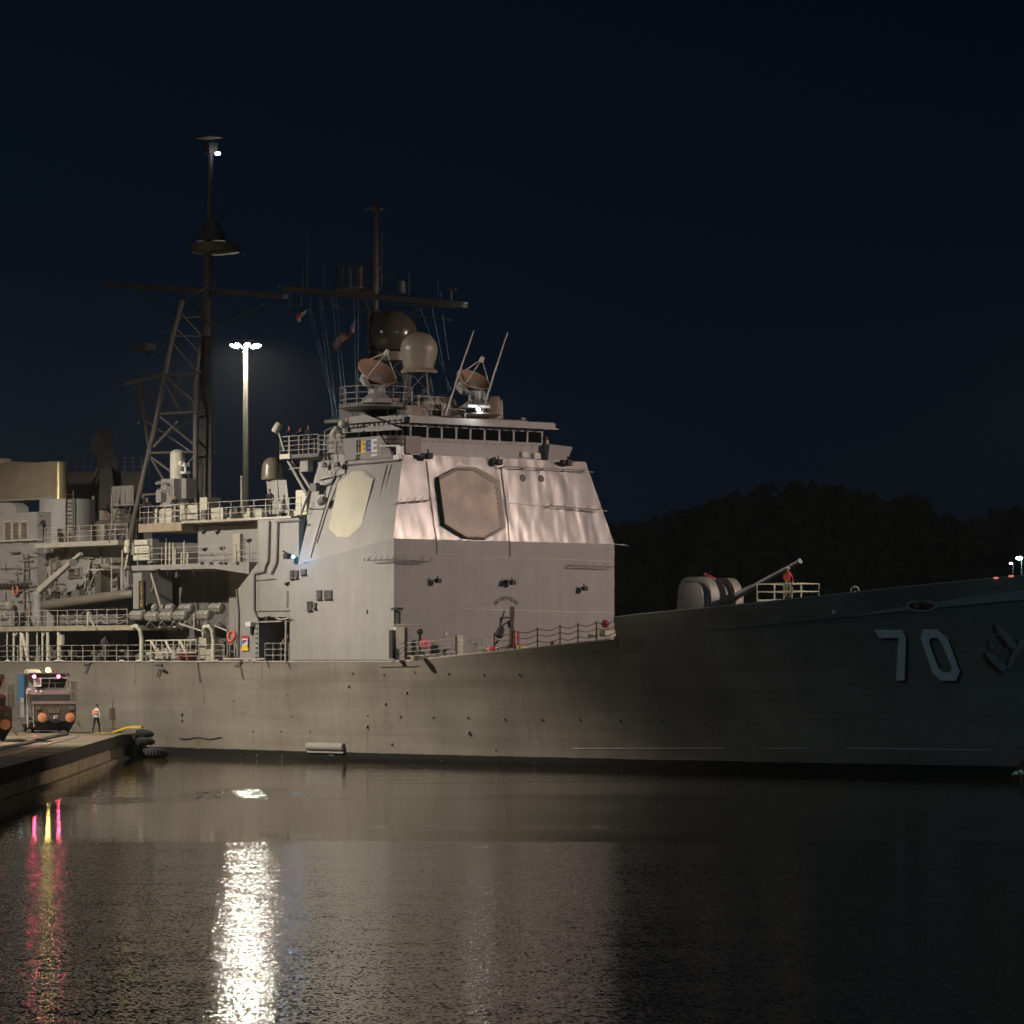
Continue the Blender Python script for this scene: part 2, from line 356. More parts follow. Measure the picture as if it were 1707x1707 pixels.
def watermat():
    m = bpy.data.materials.new('canal_water'); m.use_nodes = True; n = m.node_tree.nodes; L = m.node_tree.links; b = n['Principled BSDF']
    b.inputs['Base Color'].default_value = (.060, .040, .010, 1); b.inputs['Specular IOR Level'].default_value = .43; b.inputs['Roughness'].default_value = .03; b.inputs['IOR'].default_value = 1.33
    g = n.new('ShaderNodeNewGeometry'); sp = n.new('ShaderNodeSeparateXYZ'); L.new(g.outputs['Position'], sp.inputs[0])
    def noise(scale, sc, det, dist=0):
        mp = n.new('ShaderNodeMapping'); mp.inputs['Scale'].default_value = sc; L.new(g.outputs['Position'], mp.inputs[0])
        t = n.new('ShaderNodeTexNoise'); t.inputs['Scale'].default_value = scale; t.inputs['Detail'].default_value = det; t.inputs['Distortion'].default_value = dist
        L.new(mp.outputs[0], t.inputs['Vector']); return t.outputs['Fac']
    def math_(op, a, b_, c=None):
        q = n.new('ShaderNodeMath'); q.operation = op
        for i, x in enumerate((a, b_, c)):
            if x is None: continue
            if isinstance(x, (int, float)): q.inputs[i].default_value = x
            else: L.new(x, q.inputs[i])
        return q.outputs[0]
    # the ship shelters the water beyond ~130 m; ripples run in patches there
    edge = math_('ADD', sp.outputs['Y'], math_('MULTIPLY', noise(1.0, (.04, .3, 1), 3), 1.2))
    shel = n.new('ShaderNodeMapRange'); L.new(edge, shel.inputs['Value']); shel.inputs['From Min'].default_value = 129.9; shel.inputs['From Max'].default_value = 131.2
    shel.inputs['To Min'].default_value = 1; shel.inputs['To Max'].default_value = 0
    patch = n.new('ShaderNodeMapRange'); L.new(noise(1.0, (.035, .055, 1), 2), patch.inputs['Value']); patch.inputs['From Min'].default_value = .56; patch.inputs['From Max'].default_value = .64
    patch.inputs['To Min'].default_value = 0.16; patch.inputs['To Max'].default_value = .6
    # a cat's paw of ripples in the sheltered water
    ex = math_('DIVIDE', math_('ADD', sp.outputs['X'], 12.3), 3.0); ey = math_('DIVIDE', math_('ADD', sp.outputs['Y'], -177), 8)
    rr = math_('ADD', math_('ADD', math_('MULTIPLY', ex, ex), math_('MULTIPLY', ey, ey)), math_('MULTIPLY', noise(1.0, (.5, .2, 1), 3), 1.2))
    paw = n.new('ShaderNodeMapRange'); L.new(rr, paw.inputs['Value']); paw.inputs['From Min'].default_value = .9; paw.inputs['From Max'].default_value = 1.9; paw.inputs['To Min'].default_value = 1.0; paw.inputs['To Max'].default_value = 0
    amt = math_('MAXIMUM', math_('MAXIMUM', shel.outputs[0], patch.outputs[0]), paw.outputs[0])
    # slopes of three sizes of ripple, straight into the normal
    def slope(sc, k, det):
        mp = n.new('ShaderNodeMapping'); mp.inputs['Scale'].default_value = sc; L.new(g.outputs['Position'], mp.inputs[0])
        t = n.new('ShaderNodeTexNoise'); t.inputs['Scale'].default_value = 1; t.inputs['Detail'].default_value = det; t.inputs['Distortion'].default_value = .3; L.new(mp.outputs[0], t.inputs['Vector'])
        v = n.new('ShaderNodeVectorMath'); v.operation = 'SUBTRACT'; L.new(t.outputs['Color'], v.inputs[0]); v.inputs[1].default_value = (.5, .5, .5)
        q = n.new('ShaderNodeVectorMath'); q.operation = 'MULTIPLY'; L.new(v.outputs[0], q.inputs[0]); q.inputs[1].default_value = k; return q.outputs[0]
    def vadd(a, b_): q = n.new('ShaderNodeVectorMath'); q.operation = 'ADD'; L.new(a, q.inputs[0]); L.new(b_, q.inputs[1]); return q.outputs[0]
    sl = vadd(vadd(slope((15, 9, 1), (.22, .34, 0), 1.5), slope((2.2, 3.4, 1), (.05, .09, 0), 2)), slope((.12, .5, 1), (.015, .05, 0), 2))
    sc0 = n.new('ShaderNodeVectorMath'); sc0.operation = 'SCALE'; L.new(sl, sc0.inputs[0]); L.new(amt, sc0.inputs['Scale'])
    pw = n.new('ShaderNodeVectorMath'); pw.operation = 'SCALE'; L.new(slope((3.2, .55, 1), (.10, .75, 0), 2), pw.inputs[0]); L.new(paw.outputs[0], pw.inputs['Scale'])
    sc = n.new('ShaderNodeVectorMath'); sc.operation = 'ADD'; L.new(sc0.outputs[0], sc.inputs[0]); L.new(pw.outputs[0], sc.inputs[1])
    up = n.new('ShaderNodeVectorMath'); up.operation = 'ADD'; L.new(sc.outputs[0], up.inputs[0]); up.inputs[1].default_value = (0, 0, 1)
    nz = n.new('ShaderNodeVectorMath'); nz.operation = 'NORMALIZE'; L.new(up.outputs[0], nz.inputs[0]); L.new(nz.outputs[0], b.inputs['Normal'])
    return m
WATER = watermat()
def concrete(name, col, rough=.85):
    m = mat(name, col, rough, var=.35, scale=.7, bump=.02, bscale=5, streak=.4); return m
CONC = concrete('stained_concrete', (.36, .29, .21)); CONCT = mat('worn_quay_top', (.17, .14, .095), .7, var=.45, scale=.35, bump=.02, bscale=3)
LIP = concrete('dark_timber_fender', (.03, .027, .027)); GROUND = mat('dark_ground', (.03, .035, .02), .9)
LEAF = mat('night_foliage', (.10, .13, .07), .8, var=.4)

# ------------------------------------------------------------------ water, land, sky-line
mb = MB(); mb.add([(-900, 5, 0), (900, 5, 0), (900, 1600, 0), (-900, 1600, 0)], [(0,1,2,3)]); struct('water', mb, WATER)
mb = MB(); xs = [-500+i*40 for i in range(34)]; ys = [312, 340, 380, 430, 500, 600, 800, 1200]
def hillz(x, y):
    t = max(0, min(1, (y-400)/180)); 
    a = max(0, 1-abs((x-52)/105))**.6
    return 1.6 + t*(2+ 9*a)
for y in ys:
    for x in xs: mb.v.append(Vector((x, y, hillz(x, y))))
nx = len(xs)
for j in range(len(ys)-1):
    for i in range(nx-1): mb.f.append((j*nx+i, j*nx+i+1, (j+1)*nx+i+1, (j+1)*nx+i)); mb.m.append(0)
struct('ground', mb, GROUND, True)
# far bank woods: one mass of leaf clumps, crowns of uneven height
mb = MB()
prof = [(1020,872),(1080,862),(1120,850),(1180,830),(1240,812),(1300,802),(1350,800),(1400,806),(1450,815),(1480,828),(1520,822),(1560,838),(1610,860),(1660,850),(1700,842),(1760,835),(1830,850)]
def pinterp(P, x):
    if x <= P[0][0]: return P[0][1]
    for (a, b), (c, d) in zip(P, P[1:]):
        if x <= c: return b + (d-b)*(x-a)/(c-a)
    return P[-1][1]
for i in range(150):
    px = random.uniform(1000, 1830); d = random.uniform(430, 640)
    top = 6 + (HY - pinterp(prof, px) - random.uniform(0, 26))*d/F
    x = (px-CX)/F*d; gz = hillz(x, d)
    if i % 4 == 0: top = max(top, 6 + (HY - pinterp(prof, px) - random.uniform(0, 6))*d/F)
    rx = random.uniform(3, 5.5); hgt = max(6, top-gz)
    mb.tube((x, d, gz-.3), (x, d, gz+hgt*.7), .35, 5, .12)
    for q in range(130):
        a = random.uniform(0, 6.28); rr = random.random()**.5; zz = random.uniform(.15, 1)
        prf = math.sin(math.pi*min(1, zz*.9+.1))**.5
        c = Vector((x+math.cos(a)*rr*rx*prf, d+math.sin(a)*rr*rx*prf, gz+hgt*zz-.6*rr))
        n1 = Vector((random.gauss(0,1), random.gauss(0,1), random.gauss(0,1))).normalized()*random.uniform(.5, 1.0); n2 = n1.orthogonal().normalized()*random.uniform(.4, .9)
        mb.add([c-n1, c+n2, c+n1, c-n2], [(0,1,2,3)])
o = struct('woods', mb, LEAF, kind='stuff'); o['label'] = 'dark wooded bank far behind the gun and the bow'

# ------------------------------------------------------------------ humid night air
HAZE = bpy.data.materials.new('humid_air'); HAZE.use_nodes = True; hn = HAZE.node_tree.nodes; hn.clear()
ho = hn.new('ShaderNodeOutputMaterial'); hv_ = hn.new('ShaderNodeVolumePrincipled'); hv_.inputs['Color'].default_value = (.8, .86, .9, 1); hv_.inputs['Density'].default_value = .00020; hv_.inputs['Anisotropy'].default_value = .3
HAZE.node_tree.links.new(hv_.outputs[0], ho.inputs['Volume'])
mb = MB(); mb.box(Vector((-1000, -20, -3)), Vector((2000,0,0)), Vector((0,1700,0)), Vector((0,0,80))); o = struct('haze', mb, HAZE, kind='stuff'); o['label'] = 'thin humid night air over the canal'

# ------------------------------------------------------------------ quay (end of the centre wall)
QZ = 1.5
def qp(px, py, z=QZ): return PZ(px, py, z)
near = [Vector((-16.9, 30, QZ)), Vector((-21.55, 164, QZ)), Vector((-22.6, 200, QZ)), Vector((-24.1, 240, QZ)), Vector((-23.7, 245.5, QZ))]
far = [Vector((-24.6, 247.6, QZ)), Vector((-27.5, 249.4, QZ)), Vector((-34.5, 255.0, QZ)), Vector((-41, 262.6, QZ)), Vector((-120, 360, QZ)), Vector((-160, 330, QZ)), Vector((-160, 30, QZ))]
top = near+far; mb = MB(); mb.add([Vector((p.x, p.y, QZ)) for p in top], [tuple(range(len(top)))], 0)
def skirt(pts, z0, z1, inset, m):
    n_ = len(pts); vs = []
    for i, p in enumerate(pts):
        a = pts[(i-1) % n_]; b = pts[(i+1) % n_]; d = (b-a).normalized(); nn = Vector((-d.y, d.x, 0))*inset
        vs += [Vector((p.x+nn.x, p.y+nn.y, z1)), Vector((p.x+nn.x, p.y+nn.y, z0))]
    mb.add(vs, [(2*i, 2*((i+1) % n_), 2*((i+1) % n_)+1, 2*i+1) for i in range(n_)], m)
skirt(top, .80, QZ, 0.0, 1); skirt(top, -2, .81, .25, 2)
for i, p in enumerate(near[:-1]):       # underside of the lip and the ledge at the waterline
    q = near[i+1]; d = (q-p).normalized(); nn = Vector((-d.y, d.x, 0))
    mb.prism([Vector((p.x,p.y,.80)), Vector((q.x,q.y,.80)), Vector((q.x,q.y,.80))+nn*.3, Vector((p.x,p.y,.80))+nn*.3], Vector((0,0,.02)), 1)
    mb.prism([Vector((p.x,p.y,-.6))-nn*.12, Vector((q.x,q.y,-.6))-nn*.12, Vector((q.x,q.y,-.6))+nn*.3, Vector((p.x,p.y,-.6))+nn*.3], Vector((0,0,.72)), 2)
qo = struct('quay', mb, [CONCT, LIP, CONC])
def strip(pts, wd, h, m, name, label, cat, z=QZ+.004):
    mb = MB(); L_ = []; R_ = []
    for i, p in enumerate(pts):
        a = pts[max(0, i-1)]; b = pts[min(len(pts)-1, i+1)]; d = (b-a); d.z = 0; d.normalize(); nn = Vector((-d.y, d.x, 0))*wd/2
        L_.append(Vector((p.x, p.y, z))+nn); R_.append(Vector((p.x, p.y, z))-nn)
    k = len(pts); vs = L_+R_+[q+Vector((0,0,h)) for q in L_]+[q+Vector((0,0,h)) for q in R_]
    fs = []
    for i in range(k-1): fs += [(2*k+i, 2*k+i+1, 3*k+i+1, 3*k+i), (i, i+1, 2*k+i+1, 2*k+i), (k+i, k+i+1, 3*k+i+1, 3*k+i)]
    fs += [(0, k, 3*k, 2*k), (k-1, 2*k-1, 4*k-1, 3*k-1)]
    mb.add(vs, fs); return solo(name, mb, m, label, cat)
def smoothp(pp, z=QZ, n=8):
    P = [qp(*p, z) for p in pp]; out = []
    for i in range(len(P)-1):
        a = P[max(0,i-1)]; b = P[i]; c = P[i+1]; d = P[min(len(P)-1,i+2)]
        for j in range(n):
            t = j/n; out.append(.5*((2*b)+(c-a)*t+(2*a-5*b+4*c-d)*t*t+(3*b-a-3*c+d)*t**3))
    return out+[P[-1]]
strip(smoothp([(-60,1266),(0,1250),(40,1241),(80,1231),(103,1226.5),(108,1224),(98,1222),(70,1221.4)]), .5, .10, BLACK, 'track_rail', 'dark curved rack rail bending round at the end of the quay', 'rail')
strip(smoothp([(-60,1282),(0,1262),(60,1246),(100,1236),(122,1230.5),(126,1227.5),(112,1224.6),(90,1223)]), .32, .05, STEEL, 'track_rail', 'shiny worn rail nearest the quay edge, curving to the left at its end', 'rail')
strip(smoothp([(-60,1250),(0,1238),(30,1233),(52,1230),(60,1227.6),(50,1225)]), .25, .05, STEEL, 'track_rail', 'pale rail behind the dark rack rail, close to the locomotives', 'rail')
# yellow walkway hump at the end of the quay
mb = MB(); ys_ = []
for i in range(13):
    t = i/12; d = 247.2 - 0.7*t; x = -26.3+t*3.0; z = QZ+.02+.42*max(0, min(1, (t-.30)/.4))
    ys_.append((x, d, z))
for k in range(12):
    a = ys_[k]; b = ys_[k+1]
    mb.hexa([(a[0],a[1]-1.7,a[2]-.12),(b[0],b[1]-1.7,b[2]-.12),(b[0],b[1],b[2]-.12),(a[0],a[1],a[2]-.12),(a[0],a[1]-1.7,a[2]),(b[0],b[1]-1.7,b[2]),(b[0],b[1],b[2]),(a[0],a[1],a[2])])
solo('walkway_ramp', mb, YEL, 'bright yellow painted ramp at the very end of the quay', 'ramp')
# end pier block and tyre fenders
mb = MB(); mb.box(Vector((-25.0, 243.2, -2)), Vector((1.5,0,0)), Vector((0,4.0,0)), Vector((0,0,3.45))); mb.box(Vector((-23.55,243.8,-2)), Vector((.5,0,0)), Vector((0,2.2,0)), Vector((0,0,3.0)))
mb.box(Vector((-23.6, 243.6, 1.35)), Vector((.9,0,0)), Vector((0,2.8,0)), Vector((0,0,.12)))
solo('fender_block', mb, LIP, 'dark timber block facing the end of the quay below the yellow ramp', 'fender')
def tyre(c, ax, R0, r, label):
    t = thing('dock_fender', c, label, 'fender', 'tyre fenders at the end of the quay')
    m = MB(); m.torus(c, ax, R0, r, 28, 12)
    a = Vector(ax).normalized(); p = a.orthogonal().normalized(); q = a.cross(p)
    for i in range(24):
        th = i*math.pi/12; d = p*math.cos(th)+q*math.sin(th); m.cb(Vector(c)+d*(R0+r), d*.06, a*r*1.1, a.cross(d)*.07)
    part(t, 'tread', m, TYRE, True)
    m = MB(); m.torus(c, ax, R0-r*.8, r*.3, 24, 6); part(t, 'rim', m, BLACK, True)
tyre((-22.95, 243.6, 1.52), (.15,-.1,1), .34, .20, 'topmost small tyre lying flat at the quay end under the yellow ramp')
tyre((-22.90, 243.4, 1.03), (.1,.0,1), .36, .22, 'middle tyre lying flat at the quay end, just under the topmost one')
tyre((-22.3, 243.2, .28), (0,.1,1), .55, .30, 'largest tyre floating at the waterline off the quay end')
tyre((-23.3, 243.0, .32), (1,-.6,.2), .42, .22, 'upright tyre against the dark block at the waterline')

# ------------------------------------------------------------------ tall floodlight masts
def lightmast(x, y, label, base, topz=30.4, seen=False):
    t = thing('light_mast', (x, y, base), label, 'light mast', 'tall floodlight masts of the lock')
    m = MB(); m.lathe((x,y,base), (0,0,1), [(0,.34),(9,.26),(topz-base,.17)], 16); m.lathe((x,y,base), (0,0,1), [(0,.55),(.12,.55),(.12,.36)], 12); part(t, 'pole', m, RAILM, True)
    m = MB(); m.torus((x,y,topz), (0,0,1), .75, .07, 20, 8); m.torus((x,y,topz+.35), (0,0,1), .5, .04, 20, 6)
    for k in range(4): a = k*math.pi/2; m.tube((x,y,topz+.1), (x+.75*math.cos(a), y+.75*math.sin(a), topz), .05)
    m.tube((x,y,topz-.2), (x,y,topz+.9), .10); part(t, 'lamp_ring', m, GREYD)
    for k in range(8):
        a = k*math.pi/4+.2; c = Vector((x+.95*math.cos(a), y+.95*math.sin(a), topz-.05)); out = Vector((math.cos(a), math.sin(a), 0)); dn = (Vector((0,0,-1))+out*.5).normalized()
        m = MB(); m.lathe(c-dn*.25, dn, [(0,.10),(.12,.20),(.3,.26)], 12); h = part(t, 'lamp_housing', m, GREYD)
        m = MB(); m.lathe(c+dn*.06, dn, [(0,.22),(.05,.20),(.09,.10)], 12); part(h, 'lamp_glass', m, E_LAMP)
    return t
lightmast(MAST_FAR[0], MAST_FAR[1], 'tall lit floodlight mast standing behind the warship amidships', 1.6)
lightmast(MAST_QUAY[0], MAST_QUAY[1], 'tall floodlight mast on the centre wall left of the locomotives', QZ)
mb = MB(); mb.box(Vector((50,190,-2)), Vector((200,0,0)), Vector((0,60,0)), Vector((0,0,3.6))); struct('quay_far_bank', mb, CONC).name = 'quay'
lightmast(MAST_PORT[0], MAST_PORT[1], 'tall floodlight mast off the port bow of the warship', 1.6)
mb = MB(); mb.box(Vector((30,10,-2)), Vector((200,0,0)), Vector((0,90,0)), Vector((0,0,3.6))); struct('quay_near_bank', mb, CONC).name = 'quay'
lightmast(MAST_NEAR[0], MAST_NEAR[1], 'unseen floodlight mast added right of the viewer for the bow fill', 1.6)
# two small cool lamps far off over the bow
for px, py, d, r, lb in ((1703, 935, 380, .22, 'brighter cool white street lamp seen far off over the bow'), (1689, 943.5, 400, .11, 'smaller dim street lamp left of the brighter one over the bow')):
    c = at(px, py, d); t = thing('street_lamp', (c.x, c.y, 1.6), lb, 'street lamp', 'street lamps beyond the bow')
    m = MB(); m.tube((c.x, c.y, 1.6), (c.x, c.y, c.z+.3), .10, 8, .06); m.tube((c.x, c.y, c.z+.3), (c.x-.3, c.y-.5, c.z+.35), .05); part(t, 'pole', m, GREYD)
    m = MB(); m.ball((c.x-.3, c.y-.6, c.z+.25), r, 10, (1.6,1.6,.7)); part(t, 'lamp_head', m, E_CYAN)

# ================================================================== WARSHIP
ship = thing('warship', W(-30, MID, 0), 'grey guided missile cruiser numbered 70 gliding past the quay at night', 'warship')
# ---- hull
PTOP = [(655,1103),(681,1101.8),(760,1093.5),(840,1085.4),(930,1075.5),(1017,1065.6),(1021,1064.6)]
PBUL = [(1021.5,1030),(1024,1029),(1060,1024.7),(1100,1020.6),(1250,1006.5),(1400,990.5),(1530,976.5),(1659,964),(1707,960),(1900,941)]
USM = 53.0
def vtop(u): return 0 if u <= 0 else MID*(u/USM)**2.35
def xpix(u, v, ): p = W(u, v, 0); return CX+F*p.x/p.y
UB = 18.0
for it in range(60):
    if xpix(UB, vtop(UB)) < 1021.5: UB += .05
def ztop(u):
    if u <= 0: return 6.0
    v = vtop(u); p = W(u, v, 0); px = CX+F*p.x/p.y
    py = pinterp(PTOP, px) if u < UB else pinterp(PBUL, px)
    return 6 + (HY-py)*p.y/F
zb = 6 + (HY-1064.6)*W(UB, vtop(UB), 0).y/F
def zdeck(u): return ztop(u) if u < UB-.02 else max(zb, ztop(u)-1.15) if u > UB+1 else zb + (max(zb, ztop(UB+1)-1.15)-zb)*(u-UB)
ZBUL = 6 + (HY-1030)*W(UB, vtop(UB), 0).y/F
def REF(u): return 6.0 if u <= 0 else 6.0+(ZBUL-6)*(u/UB)**1.6 if u < UB else ztop(u)
def vwl(ua, us): wv = max(0, (ua+17)/(us+17)); return MID*wv**1.85 if ua > -17 else 0
US = [-118,-112,-100,-85,-70,-60,-52,-46,-40,-34,-28,-22,-16,-12,-8,-4,-1.5,0,1.5,3,5,7,9,11,13,15,UB-1.6,UB-.6,UB-.25,UB-.12,UB-.05,UB+.02,UB+.8,UB+2]
u = UB+3.5
while u < USM-.3: US.append(u); u += 1.6
US.append(USM)

TS = [-.30,-.1,0,.06,.12,.2,.3,.4,.5,.6,.7,.8,.87,.93,1]
def zbase(u):
    if u < UB-.7: return ztop(u)
    zd = ztop(UB-.7)+(u-UB+.7)*.045; f_ = min(1, (u-UB+.7)/16); f_ = f_*f_*(3-2*f_)
    return min(zd*(1-f_)+ztop(u)*f_, ztop(u))
def ustem(t): return 41.9 + 11.1*t if t > 0 else 41.9 + 4*t
def hpt(u, t):
    z = zbase(u)*t if t < 1 else ztop(u); us = ustem(t); t0 = t; t = min(1, z/REF(u)) if t > 0 else t
    ua = u if u <= 0 else u*us/USM
    vt = vtop(u)
    wv = max(0, (ua+17)/(us+17)); vb = MID*wv**1.85 if ua > -17 else 0
    v = vb + (vt-vb)*max(0, t)**1.75
    if u < -70: v += ((-70-u)/48)**2*1.3
    if t < 0: v += (MID-v)*(-t)*.6
    return ua, v, z
def hv(u, z):      # half-breadth measured from the starboard side at the deck edge
    if u <= 0: return 0.0
    vb = vwl(u*ustem(1)/USM, ustem(1)); return vb + (vtop(u)-vb)*min(1, z/REF(u))**1.75
mb = MB()
for side in (0, 1):
    b0 = len(mb.v)
    for u in US:
        for t in TS:
            ua, v, z = hpt(u, t); 
            if side: v = BEAM-v
            mb.v.append(W(ua, v, z))
    nt_ = len(TS)
    for i in range(len(US)-1):
        for j in range(nt_-1):
            a = b0+i*nt_+j; mb.f.append((a, a+nt_, a+nt_+1, a+1)); mb.m.append(0)
n1 = len(mb.v)//2
for j in range(len(TS)-1): mb.f.append((j, j+1, n1+j+1, n1+j)); mb.m.append(0)
HB = BVHTree.FromPolygons([tuple(p) for p in mb.v], mb.f)
hull = part(ship, 'hull', mb, HULL, True)
def HP(px, py, off=.02):
    kx, kz = ray(px, py); o = Vector((0,0,CAMZ)); d = Vector((kx,1,kz)).normalized()
    h = HB.ray_cast(o, d)
    if h[0] is None: return PV(px, py, 0), -VD
    n = h[1]; n = n if n.dot(d) < 0 else -n
    return h[0] + n*off, n
mb = MB()
DU = [u for u in US if u > -117]
for u in DU: mb.v += [W(u, hv(u, zdeck(u))+.05+(1.0*((-70-u)/48)**2 if u < -70 else 0), zdeck(u)-.06), W(u, BEAM-hv(u, zdeck(u))-.05-(1.0*((-70-u)/48)**2 if u < -70 else 0), zdeck(u)-.06)]
for i in range(len(DU)-1): mb.f.append((2*i, 2*i+2, 2*i+3, 2*i+1)); mb.m.append(0)
part(ship, 'main_deck', mb, DECKM)
mb = MB(); BU = [u for u in US if u > UB and u < USM-1.5]
for sd in (0, 1):
    b0 = len(mb.v)
    for u in BU:
        v = vtop(u); f_ = (lambda x: BEAM-x) if sd else (lambda x: x)
        mb.v += [W(u, f_(v+.02), ztop(u)), W(u, f_(v+.2), ztop(u)), W(u, f_(hv(u, zdeck(u))+.25), zdeck(u)-.06)]
    for i in range(len(BU)-1):
        a = b0+3*i; mb.f += [(a, a+3, a+4, a+1), (a+1, a+4, a+5, a+2)]; mb.m += [0, 0]
part(ship, 'bulwark', mb, GREY)
# rounded gunwale bar on top of bulwark and along the forecastle edge
mb = MB(); mb.path([W(u, hv(u, zdeck(u))+.02, ztop(u)+.02) for u in DU if 0 <= u < UB-.3], .05); mb.path([W(u, vtop(u)+.05, ztop(u)+.01) for u in BU], .045, 6)
mb.path([W(-48, -.02, 6.0), W(0, -.02, 6.0)], .05)
part(hull, 'gunwale', mb, RAILM)

def patch(mb, quad, off, n=5, m=0):
    a, b, c, d = quad; g = []
    for i in range(n+1):
        for j in range(n+1):
            s, t = i/n, j/n
            px = (a[0]*(1-s)+b[0]*s)*(1-t)+(d[0]*(1-s)+c[0]*s)*t; py = (a[1]*(1-s)+b[1]*s)*(1-t)+(d[1]*(1-s)+c[1]*s)*t
            g.append(HP(px, py, off)[0])
    mb.add(g, [(i*(n+1)+j, (i+1)*(n+1)+j, (i+1)*(n+1)+j+1, i*(n+1)+j+1) for i in range(n) for j in range(n)], m)
def n6(l): return [(1400+x/5.56, 880+y/5.56) for x, y in l]
seven = [n6([(320,942),(580,942),(545,1018),(365,1018)]), n6([(580,942),(614,1015),(580,1018),(545,1018)]), n6([(545,1018),(614,1015),(602,1412),(522,1412)])]
o_ = n6([(770,938),(900,936),(1000,1020),(1115,1330),(1075,1415),(940,1415),(862,1345),(748,1015)]); i_ = n6([(840,1018),(905,1018),(942,1060),(1038,1290),(1030,1335),(965,1338),(915,1295),(828,1060)])
zero = [[o_[k], o_[(k+1)%8], i_[(k+1)%8], i_[k]] for k in range(8)]
for nm, qs in (('seven', seven), ('zero', zero)):
    mb = MB()
    for q in qs: patch(mb, [(x+5.0, y+4.5) for x, y in q], .018, 5, 1)
    for q in qs: patch(mb, q, .026, 5, 0)
    part(hull, 'hull_number', mb, [NUMW, NUMK], label='white digit %s with a black drop shadow near the bow' % ('7' if nm == 'seven' else '0'))
# waterline stripe, scuppers, fittings
for a, b, y0, y1 in ((955,1210,1247.2,1246.8),(1280,1345,1247.2,1247.2),(1410,1650,1246.5,1249.5)):
    mb = MB(); n = 16
    for k in range(n): patch(mb, [(a+(b-a)*k/n, y0+(y1-y0)*k/n-.5),(a+(b-a)*(k+1)/n, y0+(y1-y0)*(k+1)/n-.5),(a+(b-a)*(k+1)/n, y0+(y1-y0)*(k+1)/n+.5),(a+(b-a)*k/n, y0+(y1-y0)*k/n+.5)], .05, 1)
    part(hull, 'draft_line', mb, NUMW)
SC = [(301,1127,1),(390,1168,1),(480,1158.6,1),(588,1122.6,1.1),(640,1124,1.3),(582,1144,1.7),(678,1154.6,1.6),(643,1173,1.6),(613,1192.7,1.1),(612.5,1211,2),(422,1218.6,1.1),(468.5,1218.6,1.1),(517,1219,1.1),(653.6,1240,1.5),(304,1200,1.8),(487,1194,1),(404.5,1189,.8),
 (668,1194.5,1.2),(722,1195.4,1.2),(780,1196,1.2),(841,1198.6,1.2),(903,1199,1.2),(966,1199,1.2),(1032.7,1200.8,1.2),(1103,1200.8,1.2),(1171,1203,1.2),(1242,1205,1.2),(1315,1206,1.2),(1388,1205.5,1.2),(1466,1207,1.2),(1544,1209,1.2),(1625,1210.5,1.2),
 (691.6,1120,1.2),(747.6,1122.6,1.2),(806,1124,1.2),(865.6,1124,1.2),(782,1221,2.2),(826,1249,1),(278,1230,.8),(186,1150,.8),(154,1163,.9)]
for px, py, k in SC:
    p, n = HP(px, py, 0); mb = MB(); k = .6*k+.05; mb.lathe(p-n*.03, n, [(0,.10*k),(.10,.085*k),(.10*k+.06,.06*k)], 10)
    if k > .9: mb.lathe(p+ZD*.30-n*.03, n, [(0,.12*k),(.06,.12*k)], 10, 1)
    part(hull, 'scupper', mb, [GREY, BLACK])
mb = MB(); p1, n1_ = HP(515,1244,.0); p2, _ = HP(575,1245.5,.0); mb.tube(p1+n1_*.05, p2+n1_*.05, .24, 12); mb.tube(p1+n1_*.1-ZD*.34, p2+n1_*.1-ZD*.34, .06)
part(hull, 'discharge_cowl', mb, GREY)
mb = MB(); pts = [HP(300+i*7, 1231+1.6*math.sin(i*1.1), .04)[0] for i in range(11)]; mb.path(pts, .035); part(hull, 'hanging_line', mb, BLACK)
for x0, x1, y0, y1 in ((187,190,1165,1216),(182,193,1180,1200)):
    mb = MB(); patch(mb, [(x0+1,y0),(x1-1,y0),(x1,y1),(x0,y1)], .02, 3); part(hull, 'rust_stain', mb, RUST)
mb = MB(); patch(mb, [(635,1111.5),(700,1109.8),(700,1111.6),(635,1113.2)], .03, 4); part(hull, 'rubbing_strip', mb, BLACK)
# rust runs below the fittings and the deck edge
STK = mat('faint_rust_run', (.15,.12,.085), .7, var=.3); rs = random.Random(5)
for px, y0, L_, w_ in [(255,1106,30,1.2),(301,1131,26,1.0),(340,1140,34,1.3),(390,1172,24,1.0),(422,1222,20,1.0),(437,1108,40,1.6),(468.5,1222,20,1.0),(482,1163,22,1.0),(517,1222,16,1.0),(552,1254,6,6),(560,1106,28,1.4),(582,1150,28,1.2),(613,1216,30,1.3),(643,1178,26,1.1),(678,1160,24,1.1),(330,1234,14,5),(226,1108,34,1.4),(160,1110,30,1.4)]:
    mb = MB(); patch(mb, [(px-w_*.35,y0),(px+w_*.35,y0),(px+w_*.7,y0+L_),(px-w_*.7,y0+L_)], .008, 4); part(hull, 'rust_run', mb, STK)
# plating seam along the hull
mb = MB()
for k in range(30):
    a = 380+k*16; y = lambda x: 1150.5-(x-380)*.018+((x-760)*.012 if x > 760 else 0)
    patch(mb, [(a, y(a)-.25),(a+16, y(a+16)-.25),(a+16, y(a+16)+.25),(a, y(a)+.25)], .012, 1)
part(hull, 'plate_seam', mb, GREYD)
